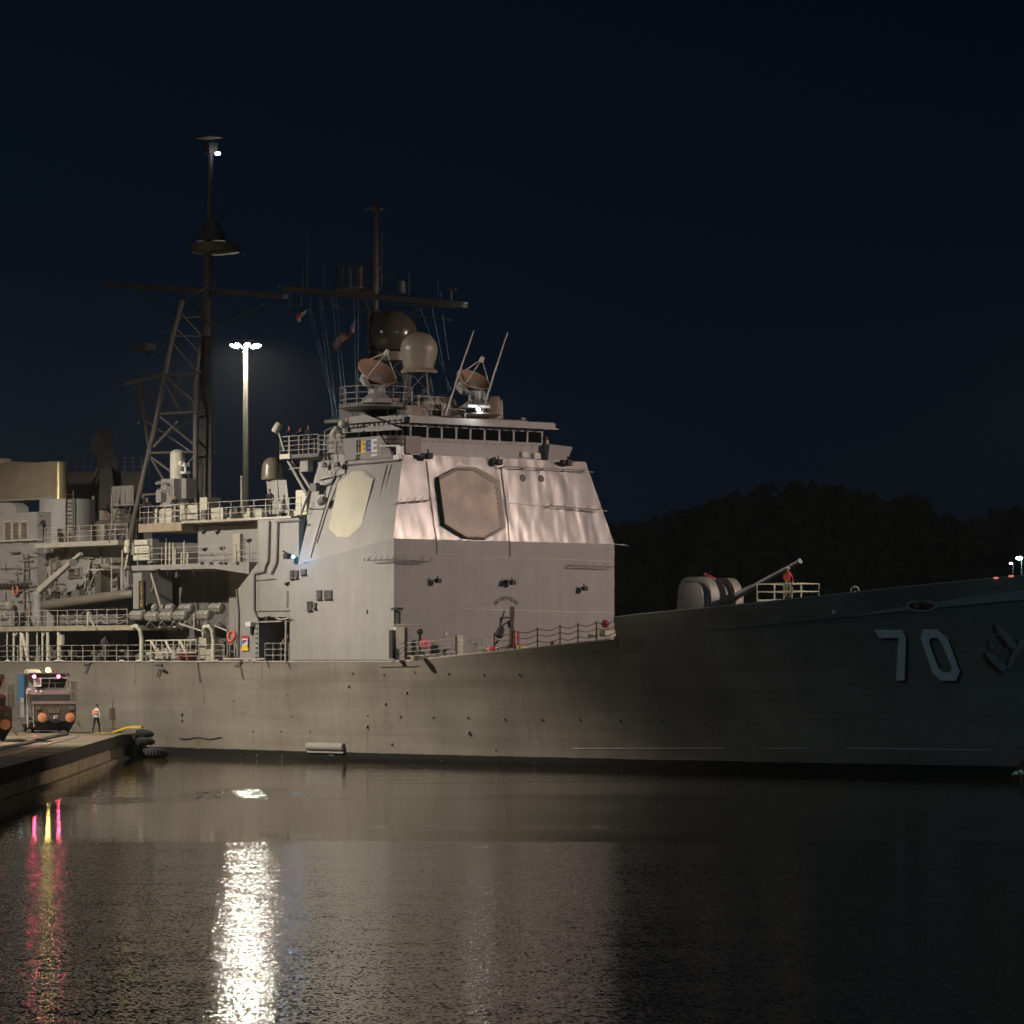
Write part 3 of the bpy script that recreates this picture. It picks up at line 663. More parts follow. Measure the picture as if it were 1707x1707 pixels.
# chock, padeye and anchor at the bow
p, n = HP(1537, 1009, 0); ax = n.cross(ZD).normalized(); mb = MB(); pts = [p+n*.06+ax*.85*math.cos(a*math.pi/8)+ZD*.28*math.sin(a*math.pi/8) for a in range(17)]; mb.path(pts, .06, 6)
ch = part(hull, 'mooring_chock', mb, RAILM); mb = MB(); mb.prism([p+n*.03+ax*.82*math.cos(a*math.pi/8)+ZD*.26*math.sin(a*math.pi/8) for a in range(16)], n*.02); part(ch, 'opening', mb, DARK)
mb = MB(); mb.torus(p+n*.07-ax*.5, n, .12, .04, 12, 6); mb.cb(p+n*.08+ax*.3, ax*.2, ZD*.25, n*.04); part(ch, 'red_fitting', mb, RED)
p, n = HP(1390, 1020, 0); mb = MB(); mb.ball(p, .12, 8); part(hull, 'padeye', mb, WHITE)
mb = MB(); an = [HP(*q, .28) for q in ((1652,1082),(1668,1050),(1700,1078),(1688,1110),(1703,1095))]
def fluke(x0, y0, x1, y1, wd):
    a, n = HP(x0, y0, .25); b, _ = HP(x1, y1, .35); d = (b-a); s_ = d.cross(n).normalized()*wd
    mb.prism([a, a+d*.25+s_, b+s_*.9, b-s_*.9, a+d*.25-s_], n*.16)
fluke(1665, 1036, 1698, 1075, .18); fluke(1648, 1082, 1682, 1112, .18)
a, n = HP(1686, 1110, .3); b, _ = HP(1708, 1062, .35); c, _ = HP(1735, 1040, .4); mb.tube(a, b, .13, 8); mb.tube((a+b)/2, c, .16, 8); mb.torus(HP(1672,1068,.4)[0], n, .5, .03, 16, 6)
part(ship, 'anchor', mb, [GREY], True)
# lamps on the gunwale right at the bow, small cleats
for i, (px, py) in enumerate(((1661,963),(1686,960))):
    p = HP(px, py+4, .03)[0]; p.z += .12; mb = MB(); mb.ball(p, .10, 8, (1.6,1.6,.6)); part(ship, 'deck_lamp', mb, mat('dim_red_lens%d' % i, (.6,.15,.1), .4, emit=(1,.35,.25), es=.6))

# ---- forward deckhouse
dh = part(ship, 'forward_deckhouse', MB().hexa([W(-10.45,0,5.9),W(0,0,5.9),W(0,BEAM,5.9),W(-10.45,BEAM,5.9),W(-10.45,0,11.8),W(0,0,13.3),W(0,BEAM,13.3),W(-10.45,BEAM,11.8)]), GREY)
TA, TB, TZ, TAFT = .986, 1.51, 18.38, -9.6
A_ = [W(-9.6,0,11.93), W(0,0,13.3), W(0,BEAM,13.3), W(-9.6,BEAM,11.93)]
B_ = [W(TAFT,TB,TZ), W(-TA,TB,TZ), W(-TA,BEAM-TB,TZ), W(TAFT,BEAM-TB,TZ)]
mb = MB(); mb.add(A_+B_, [(4,5,6,7),(0,1,5),(0,5,4),(2,3,7),(2,7,6),(3,0,4,7)], 0); mb.add([A_[1],A_[2],B_[2],B_[1]], [(0,1,2,3)], 1)
part(ship, 'array_house', mb, [GREY, DENT]); 
# planes of slanted faces
nF = (A_[2]-A_[1]).cross(B_[1]-A_[1]).normalized(); nF = nF if nF.dot(UD) > 0 else -nF
def FS(px, py, off=0): return PPL(px, py, A_[1]+nF*off, nF)
nS = (B_[0]-A_[0]).cross(B_[1]-A_[0]).normalized(); nS = nS if nS.dot(VD) < 0 else -nS
def SI(px, py, off=0): return PPL(px, py, A_[0]+nS*off, nS)
def FV(px, py, off=0): return PU(px, py, off)
frontO = [(760.6,779.8),(790,780),(828,802.4),(838.8,882.4),(807,900),(775,898.5),(737,876),(727.4,796.3)]
def shrink(P, k): cx = sum(p[0] for p in P)/len(P); cy = sum(p[1] for p in P)/len(P); return [(cx+(x-cx)*k, cy+(y-cy)*k) for x, y in P]
mb = MB(); mb.prism([FS(x, y, .01) for x, y in frontO], nF*.27); arr = part(ship, 'radar_array', mb, [mat('array_frame', (.24,.195,.16), .5)], label='brown stained octagonal radar face on the front of the deckhouse')
inner = [(762.5,783.5),(788.5,784),(824.5,805.5),(834.5,880.5),(806,896),(777,895),(741.5,873),(732,799.5)]
mb = MB(); mb.prism([FS(x, y, .28) for x, y in inner], nF*.03); part(arr, 'array_face', mb, PANELF)
mb = MB()
for i in range(8):
    a, b = inner[i], inner[(i+1)%8]
    for k in range(9): x = a[0]+(b[0]-a[0])*k/9; y = a[1]+(b[1]-a[1])*k/9; p = FS(x, y, .31); mb.lathe(p, nF, [(0,.05),(.03,.05)], 6)
part(arr, 'bolt_ring', mb, GREYD)
sideO = [(588.4,786),(605,785.5),(622.7,800),(604.4,875),(582,896),(564,896),(549,880),(565.6,804.5)]
mb = MB(); mb.prism([SI(x, y, .01) for x, y in shrink(sideO, 1.07)], nS*.05); arr = part(ship, 'radar_array', mb, [GREY], label='cream octagonal radar face on the starboard side of the deckhouse')
mb = MB(); mb.prism([SI(x, y, .06) for x, y in sideO], nS*.06); part(arr, 'array_face', mb, PANELS)
# seams, cables and conduits
mb = MB(); mb.path([FS(711,767,.05), FS(722,860,.05), FS(728.5,904,.06)], .024); mb.tube(FV(728.5,903,.05), FV(729,925,.05), .024)
mb.path([FS(835.6,779,.05), FS(847,870,.05), FS(850,906,.05)], .024); mb.tube(FV(850.5,906,.05), FV(851,928,.05), .024); part(dh, 'cable_run', mb, GREYD)
mb = MB(); mb.tube(FV(657,1011.6,.01), FV(1022,1021.8,.01), .022); mb.tube(FV(657,921,.01), FV(1022,936,.01), .02); mb.tube(FS(846,839,.0), FS(993,850,.0), .03); part(dh, 'weld_seam', mb, CREAM)
mb = MB()
for P in ([(645,775),(630,840),(622,875),(607,935)], [(652,775),(634,850),(613,935)], [(560,785),(540,850),(524,905),(518,930)], [(573,780),(545,850),(528,905)]):
    mb.path([SI(x, y, .05) for x, y in P], .03)
mb.path([SI(572,776,.1), SI(562,785,.1), SI(553,805,.1), SI(540,810,.1), SI(518,813,.1), SI(510,835,.1), W(-9.9,.4,14.9)], .07)
mb.tube(SI(632,839,.06), SI(664,837,.06), .03); mb.tube(SI(514,849,.06), SI(540,848,.06), .04); mb.tube(SI(570,776,.08), SI(665,768,.08), .05)
part(dh, 'cable_run', mb, GREYD)
# rod antennas held off the walls on little arms
def rod(a, b, nrm, wall, name='climbing_rail'):
    mb = MB(); mb.tube(a, b, .03)
    n = 4
    for k in range(n+1):
        p = a.lerp(b, k/n); mb.tube(p, p-nrm*wall, .025)
        q = p + (b-a).normalized()*.18 + ZD*.24; mb.tube(p, q, .02)
    part(dh, name, mb, GREYD)
rod(FS(840,778,.5), FS(976,784,.5), nF, .5); rod(FS(918,843,.5), FS(998,850,.5), nF, .5)
rod(FV(955,943,.5), FV(1022,945,.5), UD, .5); rod(FV(658,935,.5), FV(716,936,.5), UD, .5); rod(FS(665,838,.5), FS(714,834,.5), nF, .5)
rod(PV(615,934,-.4), PV(654,932,-.4), -VD, .4)
mb = MB(); mb.tube(W(0,BEAM,14.0)+ZD*-.7, W(0.4,BEAM+.8,13.2), .03); mb.tube(FS(990,851,.5), FS(1013,852,.5), .02); mb.tube(FS(974,785,.5), FS(989,787,.5), .02); part(dh, 'rod_tip', mb, CREAM)
# portholes
for px, py in ((871,797),(902,798)):
    c = FS(px, py, 0); mb = MB(); mb.torus(c+nF*.03, nF, .19, .035, 18, 6); q = part(ship, 'porthole', mb, GREYD); mb = MB(); mb.lathe(c, nF, [(0,.18),(.02,.18)], 16); part(q, 'cover_plate', mb, GREYD)
# flood lights on the front
def flood(p, nrm, s=1.0, double=False):
    side = nrm.cross(ZD).normalized(); mb = MB()
    mb.tube(p, p+nrm*.30*s, .05*s); mb.cb(p+nrm*.38*s-ZD*.05, side*.30*s, nrm*.22*s, ZD*.26*s); mb.tube(p+nrm*.35*s+ZD*.1, p+nrm*.5*s+ZD*.22*s+side*.2, .04*s)
    if double: q = p+side*.38; mb.tube(q, q+nrm*.3, .05); mb.cb(q+nrm*.38, side*.26, nrm*.22, ZD*.24)
    return part(ship, 'floodlight', mb, BLACK)
flood(FV(724,967,0), UD, 1.05); flood(FV(848,970,0), UD, 1.05, True); flood(FV(968,980,0), UD, 1.05)
flood(FS(707,762,0), nF, 1.3, True); flood(FS(824,772,0), nF, 1.25); flood(FS(940,773,0), nF, 1.25, True)
flood(PV(489,926,0)+VD*.0, -VD, 1.3)
for c, s in ((PV(489,927.5,-.9), .11), (PU(800.5,688.5,-2.0), .13)):
    pass
mb = MB(); mb.ball(PV(489,928,-.75), .085, 10); part(ship, 'blue_lamp', mb, E_BLUE)
lamp('blue_deck_light', PV(489,928,-1.0), 9, (.15,.5,1), .08)
# vents on the starboard side
for x0,x1,y0,y1 in ((483,489,951,963),(491,497,951,962),(501,510,949,956),(527.5,536,984,997),(540,553,984,996.5),(511.5,520,1002.5,1016),(522,527,1005,1013)):
    mb = MB(); mb.vbox(x0,x1,y0,y1,-.05,.02); q = part(ship, 'vent', mb, DARK)
    mb = MB(); z0, z1 = ZP((x0+x1)/2,y1,-.05), ZP((x0+x1)/2,y0,-.05)
    k = 5
    for i in range(k+1): z = z0+(z1-z0)*i/k; mb.sb(UP(x0,-.05), UP(x1,-.05), -.09, -.051, z-.025, z+.012)
    mb.sb(UP(x0,-.05)-.04, UP(x1,-.05)+.04, -.22, -.04, z0-.08, z0-.05); part(q, 'louver', mb, GREYD)
mb = MB(); mb.vbox(611,612.6,1016,1023,-.04,0); part(dh, 'bracket', mb, BLACK)
mb = MB(); mb.vbox(486,655,1099.5,1101.6,-.06,.05); part(dh, 'base_strip', mb, GREYD)
mb = MB(); mb.sb(-.05,.16,-.06,.10,6,13.25); part(dh, 'corner_post', mb, GREY)

# arc of lettering on the front: the ship's motto
txt = "DON'T GIVE UP THE SHIP"; mb = MB(); n = len(txt); cxp, cyp, Rr = 844, 1052.5, 53.0
for i, chh in enumerate(txt):
    if chh == ' ': continue
    a = R(-33 + 66*i/(n-1)); p = FV(cxp+Rr*math.sin(a)*.62*0.93, cyp-Rr*math.cos(a)*.98, .02)
    ax = (VD*math.cos(a) - ZD*math.sin(a))*.62; ay = (VD*math.sin(a) + ZD*math.cos(a)); put_text(mb, chh, .36, p, ax, ay)
part(ship, 'motto_lettering', mb, mat('brown_lettering', (.05,.035,.02), .7))

# ---- bridge
BU_, V0, V1 = -2.84, 3.47, 13.78
mb = MB(); mb.sb(-9.4, BU_, V0, V1, 18.2, 19.52); mb.sb(-9.4, BU_-.02, V0+.02, V1-.02, 20.26, 20.5); bridge = part(ship, 'bridge', mb, GREY)
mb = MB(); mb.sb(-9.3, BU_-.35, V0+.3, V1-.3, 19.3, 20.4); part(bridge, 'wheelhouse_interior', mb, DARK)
mb = MB(); mb.sb(-9.2, -2.25, 3.1, 14.35, 20.46, 20.80); mb.sb(-2.3,-2.12,3.0,14.5,20.38,20.46); part(bridge, 'roof', mb, GREY)
wins = [(270,405),(415,540),(550,675),(690,810),(825,945),(960,1085),(1100,1220),(1235,1350),(1365,1485)]
for a, b in wins:
    xa, xb = 640+a/5.69, 640+b/5.69; va, vb = UVZ(PU(xa,720,BU_))[1], UVZ(PU(xb,720,BU_))[1]
    mb = MB(); mb.sb(BU_-.06, BU_-.03, va, vb, 19.55, 20.24); q = part(bridge, 'window', mb, GLASS)
edges = [V0+.0] + [UVZ(PU(640+(wins[i][1]+wins[i+1][0])/2/5.69, 720, BU_))[1] for i in range(8)] + [V1-.02]
mb = MB()
for v in edges: mb.sb(BU_-.08, BU_+.04, v-.07, v+.07, 19.50, 20.28)
mb.sb(BU_-.05, BU_+.07, V0, V1, 19.49, 19.56); mb.sb(BU_-.05, BU_+.07, V0, V1, 20.22, 20.3)
for i in range(17):
    v = V0+.3+i*.6; mb.tube(W(BU_+.04, v, 19.40), W(BU_+.28, v+.12, 19.30), .018)
part(bridge, 'window_frame', mb, GREY)
mb = MB()
for i in range(16): v = V0+.3+i*.64; mb.cb(W(BU_+.62,v,20.36), UD*.10, VD*.22, ZD*.12)
part(bridge, 'wiper_motor', mb, BLACK)
for i in range(8):          # windows down the starboard side
    u1 = BU_-.15-i*.62; mb = MB(); mb.sb(u1-.42, u1, V0-.02, V0+.03, 19.55, 20.2); part(bridge, 'window', mb, GLASS)
    mb = MB()
mb = MB()
for i in range(9): u1 = BU_-.05-i*.62; mb.sb(u1-.16,u1+.02,V0-.05,V0+.02,19.5,20.27)
part(bridge, 'window_frame', mb, CREAM)
# sill shadow bar
# ---- starboard bridge wing with coloured award letters
wz0, wz1 = 18.22, 19.55
uF, uA = -1.75, UP(573, 1.25)
mb = MB(); mb.hexa([W(uA,1.35,wz0),W(uF,1.35,wz0),W(uF,1.5,wz0),W(uA,1.5,wz0),W(uA+.0,1.2,wz1),W(uF-1.05,1.2,wz1),W(uF-1.05,1.34,wz1),W(uA+.0,1.34,wz1)])
mb.sb(uA, -2.9, 1.5, V0, 18.3, 18.42); wing = part(ship, 'bridge_wing', mb, GREY)
# curved ribbed front of the wing
mb = MB(); K = 8
for k in range(K):
    a0, a1 = math.pi/2*k/K, math.pi/2*(k+1)/K; P = lambda a, z: W(uF-1.05+.95*math.sin(a), 2.3-1.0*math.cos(a), z)
    mb.hexa([P(a0,18.5),P(a1,18.5),P(a1,18.5)-UD*.1+VD*.05,P(a0,18.5)-UD*.1+VD*.05,P(a0,19.56),P(a1,19.56),P(a1,19.56)-UD*.1+VD*.05,P(a0,19.56)-UD*.1+VD*.05])
mb.sb(uF-.12, uF-.02, 2.3, V0, 18.5, 19.56); part(wing, 'curved_screen', mb, mat('brown_screen', (.16,.125,.105), .5))
mb = MB()
for z in (18.75, 19.05, 19.35): mb.path([W(uF-1.05+1.0*math.sin(math.pi/2*k/8), 2.28-1.05*math.cos(math.pi/2*k/8), z) for k in range(9)], .02)
for k in (2,5): mb.tube(W(uF-1.05+1.0*math.sin(math.pi/2*k/8), 2.28-1.05*math.cos(math.pi/2*k/8), 18.5), W(uF-1.05+1.0*math.sin(math.pi/2*k/8), 2.28-1.05*math.cos(math.pi/2*k/8), 19.6), .02)
part(wing, 'step_rungs', mb, BLACK)
mb = MB(); mb.tube(PV(633,743,.95), PV(666,743,1.1), .05); mb.cb(PV(667,751,1.1), UD*.35, VD*.3, ZD*.5); mb.cb(PV(663,762,1.2), UD*.5, VD*.3, ZD*.25); part(wing, 'searchlight_bracket', mb, WHITE)
wn = (W(0,1.35,wz0)-W(0,1.2,wz1)); wup = (W(0,1.2,wz1)-W(0,1.35,wz0)).normalized(); wnn = UD.cross(wup).normalized(); wnn = wnn if wnn.dot(VD) < 0 else -wnn
def WG(px, py, off): return PPL(px, py, W(0,1.35,wz0)+wnn*off, wnn)
def cr5(x, y): return (430+x/6.565, 640+y/6.565)
def poly5(P, off, m, mb): mb.prism([WG(*cr5(x, y), off) for x, y in P], wnn*.008, m)
def E5(mb, x0, x1, y0, y1, m, sl=-8, th=.2, off=.02):
    w_, h_ = x1-x0, y1-y0; f_ = lambda x, y: (x, y + sl*(x-x0)/w_)
    t = h_*th
    for (a, b, c, d) in ((x0,x0+w_*.36,y0,y1),(x0+w_*.30,x1,y0,y0+t),(x0+w_*.30,x1-w_*.08,y0+h_/2-t/2,y0+h_/2+t/2),(x0+w_*.30,x1,y1-t,y1)):
        poly5([f_(a,c),f_(b,c),f_(b,d),f_(a,d)], off, m, mb); off += .002
for nm, args in (('black letter H', None), ('yellow letter E', (1128,1182,628,755,0)), ('blue letter E', (1186,1236,618,738,0)), ('white letter E', (1240,1306,605,750,0))):
    mb = MB()
    if args is None:
        for a, b, c, d in ((1078,1093,612,748),(1108,1122,608,745),(1090,1110,670,688)): poly5([(a,c),(b,c),(b,d),(a,d)], .02, 0, mb)
        part(wing, 'award_letter', mb, BLACK, label='black letter H on the bridge wing')
    else: E5(mb, *args); part(wing, 'award_letter', mb, {'y':YEL,'b':BLUE,'w':WHITE}[nm[0]], label=nm+' on the bridge wing')
mb = MB(); poly5([(1072,782),(1120,770),(1120,790),(1072,802)], .02, 0, mb); poly5([(1066,812),(1114,800),(1114,822),(1066,834)], .02, 0, mb); part(wing, 'award_bar', mb, BLACK)
mb = MB(); poly5([(1240,772),(1305,762),(1300,785),(1236,797)], .02, 0, mb); part(wing, 'award_bar', mb, WHITE)
# port wing
mb = MB(); a = UVZ(PU(941,745,-2.6))[1]; mb.sb(-5,-2.5,V1,a,18.3,19.0)
mb.hexa([W(-5,V1,18.3),W(-2.3,V1,18.3),W(-2.3,a-.1,18.3),W(-5,a-.1,18.3),W(-5,V1,19.45),W(-2.1,V1,19.45),W(-2.1,a+.25,19.35),W(-5,a+.25,19.35)]); part(ship, 'bridge_wing', mb, GREY)
mb = MB()
for px, py in ((829,767),(873,758),(893,760)): mb.cb(FS(px, py, .2), VD*.5, UD*.35, ZD*.35)
mb.tube(PU(912,742,-2.6), PU(912,734,-2.6), .10); part(ship, 'fixture_box', mb, CREAM)
mb = MB(); mb.ball(PU(911,731,-2.6), .12, 8); part(ship, 'pole_cap', mb, RED)

# ---- roof of bridge: directors, domes, rails, white light bar
mb = MB(); mb.sb(-11.5,-4.0,3.4,13.6,20.8,21.0); mb.sb(-10.8,-7.2,4.0,9.0,21.0,22.0); part(ship, 'signal_deck', mb, GREYD)
mb = MB(); mb.rail([PV(646,690,3.3), PU(699,692,-3.2), PU(740,694,-3.2)], 1.15, 1.0); mb.rail([PU(740,694,-3.2), PU(775,697,-3.2)], .5, 1.2, 1)
mb.ladder(PU(722,690,-4.2), PU(722,660,-4.2), VD, .5); mb.tube(PU(698,692,-3.1), PU(698,658,-3.1), .05); part(ship, 'railing', mb, RAILM)
mb = MB()
for px, py, v in ((662,684,5),(705,684,6),(720,680,7),(740,684,7),(690,687,4),(760,689,9),(652,675,4)):
    c = PV(px, py, v); mb.cb(c, UD*random.uniform(.4,.9), VD*.7, ZD*random.uniform(.5,1.0))
for i in range(16):
    c = PV(random.uniform(650,760), random.uniform(672,694), random.uniform(3.6,9)); mb.tube(c, c+Vector((random.uniform(-.8,.8), 0, random.uniform(-.4,1.0))), .05)
part(ship, 'deck_gear', mb, [mat('brown_gear', (.17,.13,.10), .6)])
def truss(mb, c, r0, r1, h, n=4, rr=.07, lev=2):
    c = Vector(c)
    def P(k, t): a = 2*math.pi*k/n+.6; r_ = r0+(r1-r0)*t; return c+Vector((math.cos(a)*r_, math.sin(a)*r_, h*t))
    for k in range(n):
        mb.tube(P(k,0), P(k,1), rr)
        for l in range(lev): mb.tube(P(k,l/lev), P(k+1,(l+1)/lev), rr*.6); mb.tube(P(k,(l+1)/lev), P(k+1,(l+1)/lev), rr*.6)
# large dark radome behind, on its truss tower
c = PV(656.5, 556, 10.5); pxm = F/c.y; r = 39.5/pxm
mb = MB(); mb.ball(c, r, 32, t0=-.82); big = part(ship, 'radome', mb, RADOMED, True, label='large dark round radome on the forward mast tower')
mb = MB(); zc = c.z-r*.80; mb.lathe((c.x,c.y,zc-.55), (0,0,1), [(0,r*.72),(.02,r*.72),(.55,r*.72)], 24); part(big, 'base_ring', mb, RADOME, True)
mb = MB(); truss(mb, (c.x,c.y,20.8), 1.7, .95, zc-.5-20.8, 4, .07, 3); part(big, 'truss_tower', mb, GREYD)
# paler radome in front
c = PV(698.5, 585, 7.0); pxm = F/c.y; r = 31.3/pxm
mb = MB(); prof_ = [(-1.18*r*.0-30/pxm, 21.5/pxm)] ; 
mb.lathe(c, (0,0,1), [(-30/pxm,24/pxm),(-12/pxm,28.8/pxm),(0,31/pxm),(2/pxm,31.3/pxm)]+[(2/pxm+math.sin(a*math.pi/16)*29.5/pxm, math.cos(a*math.pi/16)*31.3/pxm) for a in range(1,9)], 28)
pale = part(ship, 'radome', mb, RADOME, True, label='pale tan egg shaped radome in front of the dark one')
mb = MB(); mb.lathe((c.x,c.y,c.z-37/pxm), (0,0,1), [(0,30/pxm),(3/pxm,31/pxm),(8/pxm,26/pxm)], 8); part(pale, 'base_ring', mb, RADOME)
mb = MB(); truss(mb, (c.x,c.y,20.9), 1.35, .85, c.z-37/pxm-20.9, 4, .06, 2); part(pale, 'truss_tower', mb, GREYD)
mb = MB()
for i in range(14): q = Vector((c.x+random.uniform(-1.3,1.3), c.y+random.uniform(-.5,2.0), random.uniform(21.3,22.8))); mb.cb(q, Vector((random.uniform(.2,.5),0,0)), Vector((0,.3,0)), ZD*random.uniform(.1,.35))
part(pale, 'equipment_boxes', mb, GREYD)
# two illuminator dishes
def director(cpx, v, rpx, nrm, ped, label):
    c = PV(cpx[0], cpx[1], v); pxm = F/c.y; r = rpx/pxm; nrm = Vector(nrm).normalized()
    base = PV(ped[0], ped[1], v); mb = MB()
    dirr = ZD
    mb.lathe(base, ZD, [(0,.95),(.25,.9),(.5,.55),(1.1,.5)], 12); ped_o = part(ship, 'radar_director', mb, GREY, label=label)
    mb = MB(); sd = nrm.cross(ZD).normalized()
    for s in (-1, 1): mb.hexa([base+ZD*.9+sd*s*.55-nrm.cross(sd)*0+Vector(q) for q in ((-.15,-.3,0),(.15,-.3,0),(.15,.3,0),(-.15,.3,0))]+[c-nrm*.55+sd*s*.7+Vector(q) for q in ((-.14,-.25,.1),(.14,-.25,.1),(.14,.25,.1),(-.14,.25,.1))])
    mb.cb(c-nrm*.6, sd*1.5, nrm*.6, nrm.cross(sd)*.7); part(ped_o, 'yoke', mb, GREY)
    mb = MB(); prof = [(-.42,.05)] + [(-.42+.42*(k/8)**2, r*k/8) for k in range(1,9)]; prof2 = prof + [(.06, r*1.0),(.06,r*.97)] + [(-.36+.40*(k/8)**2, r*.97*k/8) for k in range(7,0,-1)] + [(-.36,.04)]
    mb.lathe(c, nrm, prof2, 32); part(ped_o, 'dish', mb, DISH, True)
    mb = MB(); f_ = c+nrm*1.5
    for k in range(3): a = k*2.1+.5; q = c+(sd*math.cos(a)+nrm.cross(sd)*math.sin(a))*r*.95; mb.tube(q, f_, .025)
    mb.lathe(f_-nrm*.15, nrm, [(0,.16),(.3,.12)], 10); part(ped_o, 'feed_horn', mb, CREAM)
director((629,620), 2.6, 35, (.40,-.52,.76), (628,672), 'tan dish radar tilted skyward at the left end of the bridge roof')
director((789,633), 9.2, 30, (.36,-.46,.81), (795,682), 'tan dish radar behind the whip aerials on the bridge roof')
mb = MB(); c = PV(627,678,3.4); mb.lathe(c, ZD, [(-.25,1.9),(-.1,2.25),(0,2.25)], 20); mb.cb(c+VD*1.5-ZD*.7, UD*3.2, VD*2.2, ZD*1.0); part(ship, 'director_platform', mb, GREYD)
cpl = c; mb = MB(); mb.rail([c+Vector((2.2*math.cos(a),2.2*math.sin(a),0)) for a in [R(x) for x in range(150,361,30)]], 1.15, 1.1); part(ship, 'railing', mb, RAILM)
mb = MB(); mb.hexa([PV(570,722,1.8),PV(672,716,1.8),PV(672,716,5),PV(570,722,5),PV(575,697,1.9),PV(610,691,1.9),PV(610,691,5),PV(575,697,5)]); mb.vbox(610,668,694,712,2.6,5); part(ship, 'flag_deck_house', mb, GREY)
mb = MB(); mb.tube(PV(573,708,1.7), PV(672,700,1.7), .035); mb.tube(PV(580,714,1.7), PV(680,704,2.2), .05); mb.tube(PV(660,694,2.2), PV(680,668,2.8), .04)
for i in range(10): p = PV(590+i*8.5, 706-i*.8, 1.6); mb.tube(p, p-ZD*.25+UD*random.uniform(-.2,.2), .04)
part(ship, 'cable_tray', mb, BLACK)
mb = MB(); a = PU(779,676,-2.3); b = PU(815,678,-2.3); mb.tube(a, b, .09); part(ship, 'light_bar', mb, WHITE)
mb = MB(); mb.ball(PU(797,682,-2.2), .18, 10); mb.tube(PU(797,682,-2.2), PU(800,694,-2.6), .06); part(ship, 'lamp_bracket', mb, WHITE)
mb = MB(); mb.ball(PU(800.5,688.5,-1.95), .10, 10); part(ship, 'masthead_lamp', mb, E_WHITE)
lamp('roof_light', PU(799,685,-1.6), 60, (.95,.97,1), .1)
mb = MB(); c = PU(800,690,-2.8); mb.lathe(c-ZD*.2, ZD, [(0,1.0),(.15,1.3),(.2,1.3)], 16)
c2 = PU(742,668,-6); mb.lathe(c2-ZD*1.2, ZD, [(0,.7),(1.0,.7),(1.4,.55),(1.6,.2)], 14); c3 = PU(822,680,-6); mb.lathe(c3-ZD*1.0, ZD, [(0,.6),(1.3,.6),(1.7,.4)], 14); part(ship, 'deck_housing', mb, [mat('brown_housing', (.20,.155,.12), .55)], True)
mb = MB(); mb.rail([PU(775,699,-2.5), PU(838,704,-2.5)], .35, 1.0, 1); mb.tube(PU(837,695,-3), PU(837,668,-3), .04); mb.tube(PU(834,695,-3), PU(834,669,-3), .03); mb.tube(PU(872,702,-3), PU(872,697,-3), .04); mb.tube(PU(869,698,-3), PU(875,698,-3), .06); part(ship, 'railing', mb, RAILM)
for a, b in (((741,692),(790,551)), ((802,690),(846,554))):
    mb = MB(); mb.tube(PU(*a,-2.9), PU(*b,-2.4), .085, 8, .035); part(ship, 'whip_aerial', mb, RAILM)

# ---- forward mast
fm_b = PV(625, 690, MID+1.0); V9 = MID+1.0
def FM(px, py): return PV(px, py, V9)
mb = MB(); truss(mb, (fm_b.x, fm_b.y, 20.8), .55, .42, FM(625,520).z-20.8, 4, .10, 6); mb.tube(FM(625,690), FM(626,480), .22, 10, .18); fm = part(ship, 'forward_mast', mb, MASTM)
mb = MB(); mb.tube(FM(626,485), FM(627,345), .22, 8, .14); mb.ladder(FM(632,485), FM(633,385), UD, .5, .03); mb.cb(FM(627,348), UD*1.0, VD*1.0, ZD*.12); mb.cb(FM(627,338), UD*.3, VD*.3, ZD*.5); part(fm, 'topmast', mb, MASTM)
mb = MB(); a, b = FM(474,481), FM(775,508); mb.cb((a+b)/2, (b-a), VD*.4, ZD*.36); yd = part(fm, 'yardarm', mb, MASTM)
mb = MB()
for P in (((540,493),(620,548)), ((577,488),(620,530)), ((605,490),(620,536)), ((712,509),(680,525)), ((500,484),(617,500)), ((640,505),(760,512))): mb.tube(FM(*P[0]), FM(*P[1]), .06)
mb.tube(FM(478,507), FM(660,520), .025); mb.tube(FM(690,526), FM(752,533), .04)
for px in (483,502,518,535,555,735,752): mb.tube(FM(px,487), FM(px,512), .03)
part(fm, 'yard_brace', mb, MASTM)
mb = MB(); c = FM(597,484); mb.lathe(c-ZD*.25, ZD, [(0,.8),(.25,1.45),(.35,1.45)], 14); mb.rail([c+Vector((1.4*math.cos(R(x)),1.4*math.sin(R(x)),.1)) for x in range(0,361,45)], 1.4, .6); mb.tube(FM(566,442), FM(633,444), .06); mb.tube(FM(600,482), FM(600,444), .16); part(fm, 'lookout_platform', mb, MASTM)
mb = MB()
for px, y0, y1, r in ((512,481,385,.03),(505,481,445,.03),(540,482,440,.03),(682,492,455,.03),(730,500,466,.03),(752,505,482,.05)): mb.tube(FM(px,y0), FM(px,y1), r)
mb.tube(FM(745,482), FM(760,482), .05); mb.lathe(FM(669,490), ZD, [(0,.18),(.1,.3),(.8,.26),(.85,.1)], 12); mb.tube(FM(635,455), FM(657,457), .05); mb.tube(FM(657,457), FM(640,475), .04); mb.tube(FM(536,443), FM(542,443), .06)
part(fm, 'aerial', mb, MASTM)
mb = MB()
for px in (466,471,620,636,775,779): mb.ball(FM(px, {466:478,471:478,620:349,636:349,775:505,779:505}[px]), .06, 6)
part(fm, 'yard_lamp', mb, mat('pale_glass', (.5,.6,.7), .3))
# halyards
mb = MB()
for (a, b) in (((513,512),(562,705)),((517,512),(566,702)),((531,492),(556,705)),((535,492),(563,700)),((553,493),(571,662)),((560,494),(576,660)),((590,500),(594,668)),((597,500),(597,664)),((700,512),(752,650)),((720,512),(748,652)),((738,526),(748,600))):
    P0 = FM(*a); v_ = 2.0 if a[0] < 600 else 8; P1 = PV(*b, v_); mb.tube(P0, P1, .024, 5)
part(fm, 'halyard', mb, mat('blue_grey_line', (.16,.24,.30), .6))
